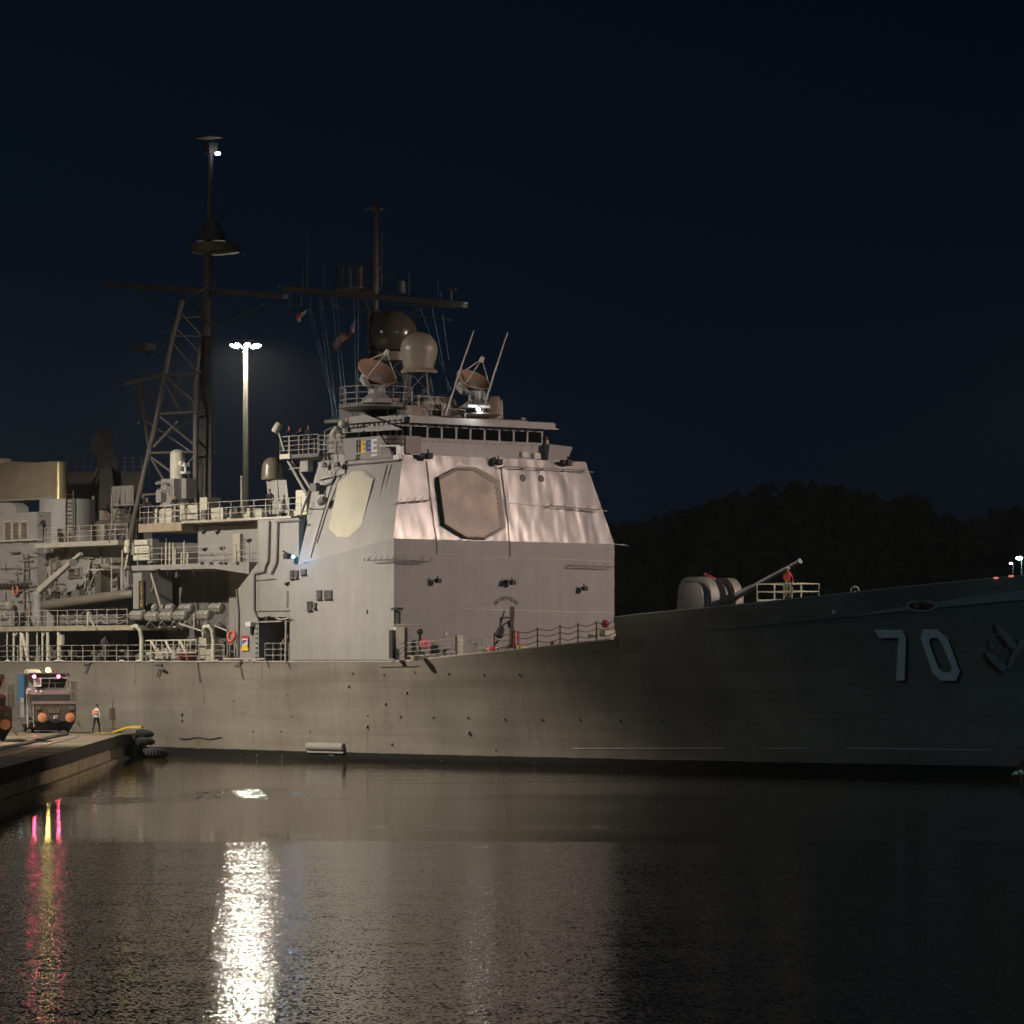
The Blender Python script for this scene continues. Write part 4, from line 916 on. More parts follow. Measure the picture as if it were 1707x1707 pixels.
# flags
def flag(name, label, corners, nu, nv, colf, mats, amp):
    mb = MB(); a, b, c, d = corners
    for j in range(nv+1):
        for i in range(nu+1):
            s, t = i/nu, j/nv; p = a.lerp(b, s).lerp(d.lerp(c, s), t); mb.v.append(p + Vector((0, amp*math.sin(s*7+t*2), amp*.4*math.cos(s*9))))
    for j in range(nv):
        for i in range(nu):
            k = j*(nu+1)+i; mb.f.append((k, k+1, k+nu+2, k+nu+1)); mb.m.append(colf((i+.5)/nu, (j+.5)/nv))
    return solo(name, mb, mats, label, 'flag', 'flags on the halyards')
RC = mat('flag_red', (.5,.05,.04), .8); WC = mat('flag_white', (.62,.58,.52), .8); BC = mat('flag_blue', (.03,.05,.22), .8)
def pan(s, t):
    if s < .5 and t < .5: return 2 if (s-.25)**2+(t-.25)**2 < .006 else 1
    if s >= .5 and t < .5: return 0
    if s < .5: return 1 if False else 2 if False else 3
    return 0 if (s-.75)**2+(t-.75)**2 < .006 else 1
D_ = FM(513,515).y-3
def pan2(s, t):   # hoist on the right: white with blue star / red, then blue / white with red star
    if t < .5: return (2 if (s-.25)**2+(t-.25)**2 < .008 else 1) if s < .5 else 0
    return 2 if s < .5 else (0 if (s-.75)**2+(t-.75)**2 < .008 else 1)
flag('flag', 'small red white and blue quartered flag with stars, high on the left halyard', (at(512,516,D_), at(493,526,D_), at(497,538,D_), at(506,533,D_+.3)), 16, 16, pan2, [RC, WC, BC], .08)
def usf(s, t): 
    if s < .42 and t < .54: return 2 if not (int(s*26) % 2 == 0 and int(t*26) % 2 == 0) else 1
    return int(t*13) % 2
flag('flag', 'striped red and white flag with a blue canton, hanging twisted beside the mast', (at(592,535,D_), at(553,573,D_), at(559,583,D_+.4), at(592,553,D_+.3)), 26, 26, usf, [RC, WC, BC], .16)

# ---- signal platform aft of bridge (port of the pole), with brackets
mb = MB(); mb.vbox(468,531,757,763,.6,3.4); sp_ = part(ship, 'signal_platform', mb, GREYD)
mb = MB(); mb.vbox(466,483,757,765,.5,.62); part(sp_, 'edge_plate', mb, CREAM)
mb = MB(); z_ = ZP(500,757,.7); mb.rail([W(UP(467,.7),3.3,z_), W(UP(467,.7),.7,z_), W(UP(530,.7),.7,z_)], 1.15, .9, 4); mb.tube(PV(482,765,.7), PV(482,726,.7), .05); part(sp_, 'railing', mb, RAILM)
mb = MB(); mb.tube(PV(480,768,1), PV(512,825,1), .10); mb.tube(PV(488,768,1.5), PV(520,818,1.2), .10); mb.tube(PV(482,782,1), PV(510,778,1), .04); mb.vbox(500,513,768,786,.8,1.2); part(sp_, 'support_strut', mb, [GREY])
mb = MB(); c = PV(464,714,.6); mb.lathe(c-Vector((.25,0,.25)), (.5,0,.8), [(0,.20),(.1,.24),(.6,.24),(.65,.2)], 12); mb.tube(c-ZD*.2, PV(468,732,.6), .06); mb.tube(PV(468,732,.6), PV(474,752,.6), .05); part(sp_, 'signal_lamp', mb, CREAM, True)
mb = MB(); z_ = ZP(560,757,1.3); mb.rail([PV(532,757,1.3), PV(573,757,1.3)], 1.15, .9, 4); mb.rail([PV(541,748,1.9), PV(575,735,1.9)], 1.1, .9, 3); mb.ladder(PV(543,790,.6), PV(543,735,1.4), UD, .4); part(ship, 'railing', mb, RAILM)
mb = MB(); mb.hexa([PV(531,800,1.0),PV(575,790,1.2),PV(575,790,5),PV(531,800,5),PV(538,757,1.4),PV(577,757,1.4),PV(577,757,5),PV(538,757,5)]); mb.vbox(545,573,722,757,2.4,5); part(ship, 'signal_house', mb, GREY)
mb = MB(); c = PV(555,718,1.8); mb.lathe(c-UD*.1-ZD*.3, (.5,.1,.8), [(0,.14),(.1,.2),(.6,.16)], 10); c = PV(571,707,1.6); mb.ball(c, .28, 10); part(ship, 'signal_lamp', mb, CREAM)
mb = MB()
for q in ((541,771),(563,770),(580,712)): c = PV(*q, .9); mb.lathe(c, -ZD, [(0,.12),(.25,.2),(.3,.2)], 8); mb.tube(c, c+ZD*.6, .03)
part(ship, 'deck_light', mb, GREYD)
mb = MB(); c = PV(542,832,0.3); mb.lathe(c, (-UD*.3-ZD*.1), [(0,.2),(.3,.26),(.5,.26)], 10); mb.tube(c, c+ZD*.5, .05); mb.cb(PV(525,812,.6), UD*.6, VD*.3, ZD*.5); part(ship, 'loudspeaker', mb, GREYD)

# ---- bell radome and stand by the rail
c = PV(454.5, 793, 1.9); pxm = F/c.y; mb = MB(); r = 19/pxm
mb.lathe(c, ZD, [(-.25,r*.97),(-.1,r*1.0),(.05,r*.98),(.5,r*.93)]+[(.5+math.sin(a*math.pi/16)*r*.95, math.cos(a*math.pi/16)*r*.93) for a in range(1,9)], 24); bell = part(ship, 'radome', mb, mat('olive_radome', (.16,.14,.10), .3), True, label='olive bell shaped radome beside the array house')
mb = MB(); mb.hexa([PV(449,857,1.5),PV(466,857,1.5),PV(466,857,2.6),PV(449,857,2.6),PV(444,800,1.6),PV(462,800,1.6),PV(462,800,2.4),PV(444,800,2.4)]); mb.hexa([PV(468,855,1.5),PV(484,855,1.5),PV(484,855,2.4),PV(468,855,2.4),PV(463,800,1.6),PV(477,800,1.6),PV(477,800,2.2),PV(463,800,2.2)]); part(bell, 'stand', mb, GREY)
mb = MB(); c = PV(470,843,.9); mb.lathe(c-ZD*.35, ZD, [(0,.27),(.6,.19),(.66,.1)], 12); part(ship, 'fairlead_cowl', mb, GREY)
mb = MB(); mb.vbox(493,511,817,858,1.2,2.0); part(ship, 'locker', mb, CREAM)
mb = MB(); mb.lathe(PV(403,870,6), ZD, [(0,.09),(3.0,.09)], 8); part(ship, 'vent_pipe', mb, RAILM)

# ---- mid deckhouse, passage, overhanging gallery
ZD3, ZG = 14.8, 12.2
uA2 = UP(430, .1); uB = UP(330, 1.2); uGL = UP(220, .0)
mb = MB(); mb.sb(uA2, -9.62, .08, MID, 8.75, ZD3); mb.sb(uA2, UP(432,.08), .08, MID, 6, 8.75); mb.sb(uA2,-10.45,4.5,BEAM,6,ZD3-.01)
mid = part(ship, 'middle_deckhouse', mb, GREY)
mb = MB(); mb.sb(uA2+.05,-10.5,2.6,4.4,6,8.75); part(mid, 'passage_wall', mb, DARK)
mb = MB(); mb.sb(uB, uA2, 1.2, BEAM-1.2, ZG, ZD3-.001); mb.sb(uB, uA2, 3.6, BEAM-3.6, 5.9, ZG); part(ship, 'middle_deckhouse', mb, GREY)
mb = MB(); mb.sb(uB-.1, -10.3, .0, BEAM, ZD3, ZD3+.14); part(ship, 'upper_deck', mb, RAILM)
# panel between gallery and passage (lit starboard wall at main deck)
mb = MB(); x0 = UP(394,.06); mb.hexa([W(x0,.06,6),W(uA2+.12,.06,6),W(uA2+.12,3.6,6),W(x0,3.6,6),W(x0,.06,10.4),W(uA2+.12,.06,ZG),W(uA2+.12,3.6,ZG),W(x0,3.6,10.4)]); part(ship, 'screen_bulkhead', mb, GREY)
# gallery slab
mb = MB(); xg = UP(415,-.02); xk = UP(357,-.02)
mb.prism([W(uGL,-.02,ZG-.30), W(xk,-.02,ZG-.34), W(xg,-.02,ZG-.75), W(xg,-.02,ZG+.02), W(uGL,-.02,ZG+.02)], VD*.14)
mb.sb(uGL, xg, .12, 3.7, ZG-.28, ZG+.0); gal = part(ship, 'gallery_deck', mb, GREY)
mb = MB(); mb.rail([W(uGL+.6,.05,ZG), W(xg-.1,.05,ZG)], 1.1, 1.35, 3); part(gal, 'railing', mb, RAILM)
mb = MB(); mb.tube(PV(252,955,.3), PV(268,1010,.9), .10); mb.tube(PV(262,952,.8), PV(248,1010,3), .08); part(gal, 'diagonal_strut', mb, RAILM)
mb = MB()
for px in (264,322,296): p = PV(px, 950, -.05); mb.cb(p, UD*.35, VD*.1, ZD*.12); mb.path([p-ZD*.1, p-ZD*.35+UD*.02, p-ZD*.4+UD*.35], .03)
for px in (337,352,368,376,396): mb.cb(PV(px,939,-.05), UD*.3, VD*.1, ZD*.14)
part(gal, 'lashing_bracket', mb, BLACK)
# railing, posts and clutter along upper deck edge
mb = MB(); mb.rail([W(uB-2.2,.1,ZD3+.14), W(UP(502,.1),.1,ZD3+.14)], 1.1, 1.25, 3); 
part(ship, 'railing', mb, RAILM)
xpl = UP(235,.2)
mb = MB(); mb.sb(xpl, uB-.1, .0, 5.5, ZD3-.45, ZD3+.1); pl = part(ship, 'gun_platform', mb, [mat('tan_platform', (.36,.29,.22), .6, streak=.2, rust=.2)])
mb = MB(); mb.rail([W(xpl+.05,5.2,ZD3+.1), W(xpl+.05,.1,ZD3+.1), W(uB-.1,.1,ZD3+.1)], 1.1, 1.0, 3); part(pl, 'railing', mb, RAILM)
mb = MB()
for x0,x1,y0,y1 in ((258,286,848,872),(300,330,842,868),(333,345,829,868),(352,372,846,868),(378,384,849,865),(406,416,847,866),(425,436,848,864),(478,494,852,865)): mb.vbox(x0,x1,y0,y1,1.5,2.6)
part(ship, 'deck_locker', mb, CREAM)
mb = MB()
for i in range(22): c = PV(random.uniform(330,500), random.uniform(850,868), random.uniform(1.2,3)); mb.cb(c, UD*random.uniform(.2,.6), VD*.4, ZD*random.uniform(.15,.6))
part(ship, 'deck_gear', mb, GREYD)
# upper wall fittings: pipes, door-like rafts, T brackets
mb = MB(); mb.path([PV(449,868,-.02), PV(447,935,-.02), PV(442,945,-.02), PV(441,953,-.02), PV(424,957,-.02), PV(424,1018,-.02), PV(432,1037,-.02)], .06); mb.path([PV(463,872,-.02), PV(461,938,-.02), PV(452,957,-.02)], .06)
mb.path([PV(460,870,.0), PV(502,868,.0)], .06); mb.path([PV(332,877,1.15), PV(418,874,1.15), PV(425,870,1.1)], .05); part(mid, 'conduit', mb, GREYD)
mb = MB(); mb.tube(PV(394,982,.0), PV(398,1020,.0), .07); mb.tube(PV(398,1020,0), PV(397,1100,0), .07); part(mid, 'drain_pipe', mb, GREYD)
mb = MB(); c = PV(393,915,1.1); mb.vbox(388,400,890,936,1.0,1.2); mb.tube(PV(400,893,.9), PV(400,935,.9), .05); part(mid, 'watertight_hatch', mb, RAILM)
mb = MB()
for x0, y0 in ((359,884),(337,913),(367,911),(411,898),(336,884)): mb.vbox(x0-3,x0+3,y0,y0+2,.95,1.2); mb.vbox(x0-1,x0+1,y0,y0+6,1.0,1.2)
for x0, y0 in ((475,970),(443,1027)): mb.vbox(x0-3,x0+3,y0,y0+2,-.15,.1); mb.vbox(x0-1,x0+1,y0,y0+6,-.1,.1)
part(mid, 'wall_bracket', mb, GREYD)
mb = MB(); mb.tube(PV(423,968,.02), PV(460,965,.02), .025); mb.tube(PV(424,1019,.02), PV(483,1018,.02), .02); mb.path([PV(479,985,.0), PV(478,1012,.0)], .03); part(mid, 'weld_seam', mb, GREYD)
# passage opening edges, hatch door with bolts
mb = MB(); mb.tube(PV(431,1037,0), PV(431,1102,0), .05); mb.tube(PV(431,1037,0), PV(484,1035,0), .05); mb.tube(PV(477,1032,-.1), PV(476,1102,-.1), .07); mb.path([PV(460,1030,-.2),PV(468,1033,-.2),PV(483,1030,-.2)], .05); part(mid, 'passage_frame', mb, RAILM)
mb = MB()
for y in range(1040, 1100, 8): mb.cb(PV(428,y,0), UD*.18, VD*.1, ZD*.08)
part(mid, 'hinge_row', mb, BLACK)
mb = MB(); mb.vbox(409,418,1037,1044,-.25,.1); part(mid, 'wall_lamp', mb, WHITE); mb = MB(); mb.vbox(417,419.5,1040,1058,-.1,.06); part(mid, 'lamp_bracket', mb, BLACK)
# painted emblem panel (red, white, blue, yellow)
def c4(x, y): return (200+x/6.565, 900+y/6.565)
mb = MB()
def em4(P, off, m): mb.prism([PV(*c4(x,y), -off) for x, y in P], -VD*.01, m)
em4([(1325,1055),(1405,1055),(1405,1210),(1325,1210)], .06-.08, 4)
em4([(1328,1050),(1404,1050),(1404,1080),(1328,1080)], .02, 0); em4([(1335,1080),(1398,1080),(1398,1150),(1335,1150)], .03, 1); em4([(1340,1092),(1360,1092),(1360,1140),(1340,1140)], .045, 2); em4([(1358,1092),(1385,1092),(1385,1122),(1358,1122)], .047, 0)
em4([(1325,1080),(1336,1080),(1336,1200),(1325,1200)], .02, 2); em4([(1398,1080),(1405,1080),(1405,1180),(1398,1180)], .02, 2); em4([(1340,1150),(1392,1150),(1408,1212),(1325,1212)], .03, 3)
part(mid, 'painted_emblem', mb, [RED, WHITE, BLUE, YEL, GREY])
# ---- things along the main deck edge
zmd = 6.0
mb = MB(); 
mb.rail([W(UP(-40,.1),.1,zmd), W(UP(372,.1),.1,zmd)], 1.08, 1.35, 3, .022); part(ship, 'railing', mb, RAILM, label='pale railing along the edge of the main deck aft')
mb = MB(); mb.rail([W(UP(372,.1),.1,zmd), W(UP(374,.1),.1,zmd)], 1.1, 1.3, 3); mb.tube(PV(373,1098.5,-.02), PV(441,1098.5,-.02), .06); mb.rail([PV(442,1102,-.02), PV(482,1102,-.02)], 1.1, 1.0, 3); part(ship, 'railing', mb, RAILM)
# curved davits
for px in (236, 356):
    P = [PV(px,1102,.2), PV(px,1065,.2), PV(px-1.5,1053,.1), PV(px-5,1046,.0), PV(px-11,1043,-.1), PV(px-15,1046,-.15)]; mb = MB(); mb.path(P, .14, 10); mb.ball(P[-1], .15, 8); part(ship, 'davit', mb, CREAM, True)
# aluminium gangway truss lying along the rail
mb = MB(); a, b = PV(242,1068,.5), PV(327,1067,.5); c_, d_ = PV(242,1088,.5), PV(327,1088,.5)
mb.tube(a, b, .05); mb.tube(c_, d_, .05)
for k in range(10): t = k/9; mb.tube(a.lerp(b,t), c_.lerp(d_,t), .035)
for k in range(3): mb.tube(a.lerp(b,.12+.28*k), c_.lerp(d_,.24+.28*k), .09)
gw = solo('gangway', mb, CREAM, 'pale lattice gangway stowed along the deck edge below the life rafts', 'gangway')
mb = MB()
for x0,x1,y0,y1 in ((258,280,1078,1101),(284,302,1080,1102),(243,254,1088,1102),(332,344,1062,1102),(344,352,1082,1102)): mb.vbox(x0,x1,y0,y1,1.2,2.2)
part(ship, 'deck_locker', mb, RAILM)
mb = MB(); mb.lathe(PV(314,1092,1.0)-UD*.5, UD, [(0,.38),(.05,.38),(.07,.22),(.8,.22),(.82,.38),(.87,.38)], 16); part(ship, 'hose_reel', mb, RED)
mb = MB()
for i in range(40): c = PV(random.uniform(-5,372), random.uniform(1084,1101), random.uniform(.8,3)); mb.cb(c, UD*random.uniform(.15,.5), VD*.4, ZD*random.uniform(.1,.6))
part(ship, 'deck_gear', mb, mat('mixed_gear', (.14,.12,.10), .7, var=.5, scale=.6))
mb = MB()
for i in range(9): p = PV((13,103,203,255,361,412,425,95,232)[i], 1101.5, -.02); mb.ball(p, .12, 8, (1.6,1,.6))
part(ship, 'deck_cleat', mb, WHITE)
# booms outboard over the hull side, with boom shadow built as dark rod
mb = MB()
for P in (((148,1106),(142,1122)),((139,1108),(152,1104)),((328,1104),(333,1138)),((398,1103),(404,1131)),((391,1111),(403,1102)),((444,1102),(447,1112)),((478,1103),(482,1114))): mb.tube(PV(*P[0],-.12), PV(*P[1],-.12), .045)
mb.tube(PV(268,1108,-.15), PV(261,1128,-.2), .06); mb.tube(PV(263,1112,-.2), PV(274,1117,-.3), .09); mb.tube(PV(258,1108,-.1), PV(270,1107,-.1), .05); part(ship, 'boom_and_shadow', mb, GREYD)
mb = MB(); p = PV(386,1061,-.12); mb.torus(p, -VD+ZD*.15, .33, .10, 20, 8); ring = solo('life_ring', mb, mat('faded_orange', (.62,.12,.08), .6), 'red orange life ring hung on the bulkhead beside the passage', 'life ring', smooth=True)
mb = MB(); p = PV(25.5,983,2.3); mb.torus(p, -VD, .33, .08, 20, 8); solo('life_ring', mb, mat('faded_orange2', (.50,.16,.10), .6), 'pale orange life ring hung on the aft deckhouse wall at far left', 'life ring', smooth=True)
# raft racks under the gallery
mb = MB()
for px in (250,270,290,310,345,365): mb.tube(PV(px,1036,.3), PV(px-8,1046,1.4), .06); mb.tube(PV(px,1036,.3), PV(px+14,1050,1.0), .05)
mb.tube(PV(300,1040,.1), PV(337,1052,.3), .06); mb.tube(PV(358,1043,.1), PV(380,1052,.3), .06); mb.vbox(222,336,1044,1047,1.6,1.8); mb.vbox(322,324,1022,1050,.6,.8); mb.vbox(319,322,1035,1050,1.6,1.8); mb.ladder(PV(385,1100,1.4), PV(385,1030,1.4), UD, .8, .04, .5); mb.vbox(336,342,1048,1102,1.4,1.8)
part(ship, 'raft_rack', mb, RAILM)
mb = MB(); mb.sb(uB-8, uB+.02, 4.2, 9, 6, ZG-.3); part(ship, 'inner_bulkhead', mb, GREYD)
mb = MB(); mb.vbox(222,236,955,1015,1.2,3.6); part(ship, 'side_post', mb, GREY)
# vertical warning lettering on a dark board
mb = MB(); mb.vbox(231,240,968,1016,.55,.7); wb = part(ship, 'warning_board', mb, BLACK); mb = MB()
for i, chh in enumerate('CAUTION'): put_text(mb, chh, .34, PV(235.7, 977+i*5.9, .52), UD, ZD)
part(wb, 'lettering', mb, YEL)
# life raft canisters
def raft(px, py, v, label, s=1.0):
    c = PV(px, py, v); t = thing('life_raft', c-ZD*.35, label, 'life raft', 'life raft canisters in the racks below the gallery' if px > 200 else 'life raft canisters at the far left rail')
    m = MB(); L_ = .68*s; m.lathe(c-UD*L_, UD, [(0,.16*s),(.06*s,.28*s),(.2*s,.34*s),(2*L_-.2*s,.34*s),(2*L_-.06*s,.28*s),(2*L_,.16*s)], 16); part(t, 'canister', m, COVER, True)
    m = MB()
    for k in (-.42,-.14,.14,.42): m.torus(c+UD*k*s, UD, .345*s, .022, 18, 5)
    m.cb(c, UD*1.2*s, VD*.70*s, ZD*.05); part(t, 'strap', m, GREYD)
rl = ['leftmost grey raft canister at the aft end of the front row', 'front row raft canister, second from the left', 'front row raft canister, third from the left', 'front row raft canister, fourth and last before the gap',
      'lone front raft canister just right of the gap above the davit']
for (px, py), l in zip(((229,1026),(255,1028),(279,1027),(302,1026),(341,1025)), rl): raft(px, py, .45, l)
rl = ['back row raft canister furthest left, partly hidden', 'back row raft canister, second from the left', 'back row raft canister, third from the left', 'right-hand back raft canister, under the gallery bracket']
for (px, py), l in zip(((252,1015),(280,1015),(311,1015),(361,1014)), rl): raft(px, py, 1.45, l)
raft(10, 1010, .8, 'upper raft canister at the far left edge of the picture'); raft(4, 1026, .5, 'lower raft canister at the far left edge of the picture')

# ---- cream floodlight / launcher boxes left end of gallery
mb = MB(); mb.vbox(224,246,900,908,.4,1.1); mb.vbox(224,248,910,922,.4,1.1); mb.vbox(222,247,925,934,.5,1.1); mb.vbox(238,248,925,933,.38,.49); lnch = part(ship, 'decoy_launcher', mb, CREAM)
mb = MB(); mb.vbox(246,254,898,938,.6,1.1); mb.vbox(213,223,905,925,.6,1.0); part(lnch, 'mount', mb, GREY)
mb = MB(); mb.lathe(PV(213,904,.4)-ZD*.1, ZD, [(-.2,.2),(0,.24),(.2,.2),(.3,.08)], 12); mb.lathe(PV(212,914,.4)-ZD*.1, ZD, [(-.2,.2),(0,.24),(.2,.2)], 12); mb.tube(PV(214,920,.6), PV(209,948,.6), .08); part(lnch, 'end_cap', mb, CREAM, True)
mb = MB()
for px, y0 in ((277,897),(283,905),(307,900),(292,915),(303,920),(313,922),(259,918),(247,920),(289,905)): mb.tube(PV(px,944,1.6), PV(px+.5,y0,1.6), .09)
part(ship, 'vent_pipe', mb, RAILM)
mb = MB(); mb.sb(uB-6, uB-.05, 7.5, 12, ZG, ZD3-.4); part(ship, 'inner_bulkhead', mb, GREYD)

# ---- close-in gun with white dome
c = PV(296, 835, 4.0); pxm = F/c.y; 
mb = MB(); r = 12.2/pxm; zt = at(296,749,c.y).z; zb_ = at(296,799,c.y).z
mb.lathe((c.x,c.y,zb_), ZD, [(0,r*1.02),(31/pxm,r*1.02),(32/pxm,r),(zt-zb_-.35,r)]+[(zt-zb_-.35+.35*math.sin(a*math.pi/12), r*math.cos(a*math.pi/12)) for a in range(1,6)], 22)
cw = part(ship, 'close_in_gun', mb, CREAM, True)
mb = MB(); zz = at(296,838,c.y).z; mb.cb(Vector((c.x,c.y,(zz+zb_)/2)), UD*1.5, VD*1.6, ZD*(zb_-zz)); mb.cb(Vector((c.x+.75,c.y-.6,zz+.9)), UD*.7, VD*.8, ZD*1.3); mb.lathe((c.x,c.y,zz-.3), ZD, [(0,1.2),(.3,1.1)], 16); mb.cb(Vector((c.x-.9,c.y-.2,zz+.4)), UD*.6, VD*.8, ZD*.8)
part(cw, 'mount', mb, GREY)
mb = MB(); mb.tube(Vector((c.x-.6,c.y-.8,zb_-.3)), Vector((c.x-1.3,c.y-1.2,zb_-.32)), .10, 8); mb.ladder(Vector((c.x-1.2,c.y-1.1,zb_-.4)), Vector((c.x-.3,c.y-1.1,zb_-.9)), ZD, .5, .03, .25); part(cw, 'barrel', mb, RAILM)
mb = MB(); q = at(309,775,c.y-1.0); mb.cb(q, UD*.45, VD*.4, ZD*.22); mb.cb(q+Vector((-.25,0,.12)), UD*.3, VD*.3, ZD*.25); mb.cb(q-ZD*.5, UD*.6, VD*.4, ZD*.14); mb.tube(q, q-ZD*.5, .08); part(cw, 'camera_head', mb, WHITE)

# ---- main mast (quadruped lattice with a tall pole)
def MM(px, py, v=MID+1): return PV(px, py, v)
TOWM = mat('shaded_tower', (.055, .045, .042), .7, var=.2)  # tower and its dish: shade put into a darker colour
V6, V11 = MID-2.2, MID+3.5
mb = MB(); mb.hexa([MM(330,845,8.5),MM(352,845,8.5),MM(352,845,9.9),MM(330,845,9.9),MM(333,560,8.7),MM(352,560,8.7),MM(352,560,9.7),MM(333,560,9.7)])
mb.tube(MM(343,560,9.2), MM(347,425,9.2), .36, 10, .30); mm = part(ship, 'main_mast', mb, MASTM)
mb = MB(); mb.tube(MM(346,430), MM(348,385), .28, 10, .3); mb.lathe(MM(352,402), ZD, [(0,1.0),(.5,.95),(1.5,.3)], 14); mb.tube(MM(350,400), MM(351,245), .24, 8, .18); mb.cb(MM(351,247), UD*.7, VD*.7, ZD*.7); mb.cb(MM(350,229), UD*1.5, VD*1.2, ZD*.12); mb.tube(MM(352,229), MM(360,205), .02); part(mm, 'topmast', mb, MASTM)
mb = MB(); cc_ = MM(359,412); mb.lathe(cc_-ZD*.5, ZD, [(0,.7),(.15,1.6),(.7,1.8),(.72,1.6)], 24); part(mm, 'radar_platform', mb, MASTM, True)
mb = MB(); a, b = MM(172,474,9.5), MM(476,494,9.5); mb.cb((a+b)/2, (b-a), VD*.35, ZD*.34)
for P in (((225,483),(330,550)),((440,507),(352,549)),((300,486),(340,530)),((360,470),(352,500))): mb.tube(MM(*P[0]), MM(*P[1]), .07)
part(mm, 'yardarm', mb, MASTM)
mb = MB()
LG = lambda *P: mb.path([MM(*q, V6) for q in P], .16, 8)
LG((216,897),(237,800),(256,720),(275,625),(288,560),(305,500)); mb.path([MM(325,845,V6+1), MM(325,690,V6+1), MM(325,640,V6+1.5), MM(336,560,MID)], .14, 8)
mb.path([MM(247,745,V11), MM(240,690,V11), MM(231,635,V11)], .12); part(mm, 'leg', mb, [mat('mast_leg_paint', (.15,.13,.12), .6, streak=.15)])
mb = MB(); T = lambda a, b, r=.09, v0=V6, v1=V6+1: mb.tube(MM(*a, v0), MM(*b, v1), r)
for a, b in (((252,755),(326,753)),((267,690),(326,686)),((278,624),(334,621)),((268,695),(326,743)),((256,745),(296,702)),((278,630),(326,672)),((252,762),(290,790)),((252,764),(280,812)),((237,825),(276,823)),((238,828),(254,842)),((238,828),(243,850))): T(a, b)
for a, b in (((240,694),(290,686)),((240,700),(320,755)),((233,641),(262,682)),((232,700),(268,690)),((285,635),(305,690)),((310,690),(326,660))): T(a, b, .06, V11, V11)
for a, b in (((262,690),(252,752)),((300,754),(326,823)),((276,823),(326,756)),((286,570),(330,622)),((292,545),(334,590)),((290,560),(333,560)),((300,520),(336,560)),((297,530),(335,528)),((276,640),(300,686)),((300,624),(282,686)),((310,500),(345,478)),((306,505),(333,500))): T(a, b, .05, V6, V6+1.5)
for a, b in (((236,665),(268,665)),((244,720),(300,720)),((246,740),(320,700)),((236,660),(300,625)),((262,560),(300,540)),((250,600),(290,560))): T(a, b, .045, V11, V11-1)
mb.tube(MM(207,640,V6), MM(276,623,V6), .13); part(mm, 'brace', mb, [mat('mast_brace_paint', (.13,.115,.105), .6)])
mb = MB()
for y in range(460, 840, 9): mb.tube(MM(353,y,9), MM(356.5,y,9), .03)
mb.tube(MM(356.5,460,9), MM(356.5,838,9), .02)
for px, y0, y1 in ((248,760,825),(237,620,700),(195,480,450),(231,640,590)): mb.tube(MM(px,y0,V11), MM(px,y1,V11), .03)
mb.cb(MM(241,579,9), UD*1.6, VD*.8, ZD*.5); mb.cb(MM(298,823,7), UD*.9, VD*.9, ZD*1.2); part(mm, 'ladder', mb, MASTM)
mb = MB(); mb.ball(MM(363,256), .15, 10, (1.3,1,.8)); part(mm, 'masthead_lamp', mb, E_WHITE)
mb = MB()
for q in ((288,661),(231,705),(345,573),(359,753),(408,424)): mb.ball(MM(*q), .06, 6)
part(mm, 'mast_fitting', mb, mat('pale_fitting', (.5,.55,.6), .3))

# ================= aft deckhouse (left edge of the picture)
aft = part(ship, 'aft_deckhouse', MB().vbox(-260,62,862,1045,2.6,12).vbox(-260,60,1046,1104,4.4,12), GREY)
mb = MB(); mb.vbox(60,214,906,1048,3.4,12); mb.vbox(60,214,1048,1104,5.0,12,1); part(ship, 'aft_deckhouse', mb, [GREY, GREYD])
for x0, x1 in ((6,18),(20,31),(33,45)):
    mb = MB(); mb.vbox(x0,x1,868,906,2.5,2.65); q = part(aft, 'louver_panel', mb, RAILM); mb = MB()
    for i in range(15): y = 871+i*2.3; mb.vbox(x0+1.5,x1-1.5,y,y+1.2,2.44,2.52)
    part(q, 'louver', mb, RUST)
mb = MB(); mb.vbox(0,60,946,948,2.5,2.65); mb.vbox(-30,40,971,974,1.9,2.65)
for i in range(8): mb.vbox(-4+i*6,-2+i*6,974,977,2.0,2.6)
mb.vbox(15,30,920,922,2.3,2.65); part(aft, 'ledge', mb, GREYD)
mb = MB(); mb.ladder(PV(43,1038,2.45), PV(43,923,2.45), UD, .6, .035, .28); part(aft, 'ladder', mb, RUST)
mb = MB(); mb.path([PV(61,905,2.9),PV(61,920,2.9),PV(57,922,2.9),PV(56,985,2.9)], .06); mb.path([PV(166,906,3.3),PV(168,930,3.3)], .05); mb.vbox(53,61,906,985,2.7,3.4); part(aft, 'conduit', mb, GREYD)
# walkway above and its rail
mb = MB(); mb.vbox(58,196,903,911,1.6,3.6); mb.vbox(-260,62,905,908,2.3,2.7); wk = part(ship, 'upper_walkway', mb, RAILM)
z_ = ZP(130,903,1.7); mb = MB(); mb.rail([W(UP(75,1.7),1.7,z_), W(UP(212,1.7),1.7,z_)], 1.05, 1.35, 3); part(wk, 'railing', mb, RAILM)
mb = MB(); mb.ladder(PV(192,905,2.0), PV(207,845,3.2), VD, 1.0, .05, .3); mb.ladder(PV(176,905,2.2), PV(190,880,2.4), VD, .8, .04, .3); part(wk, 'stairs', mb, GREYD)
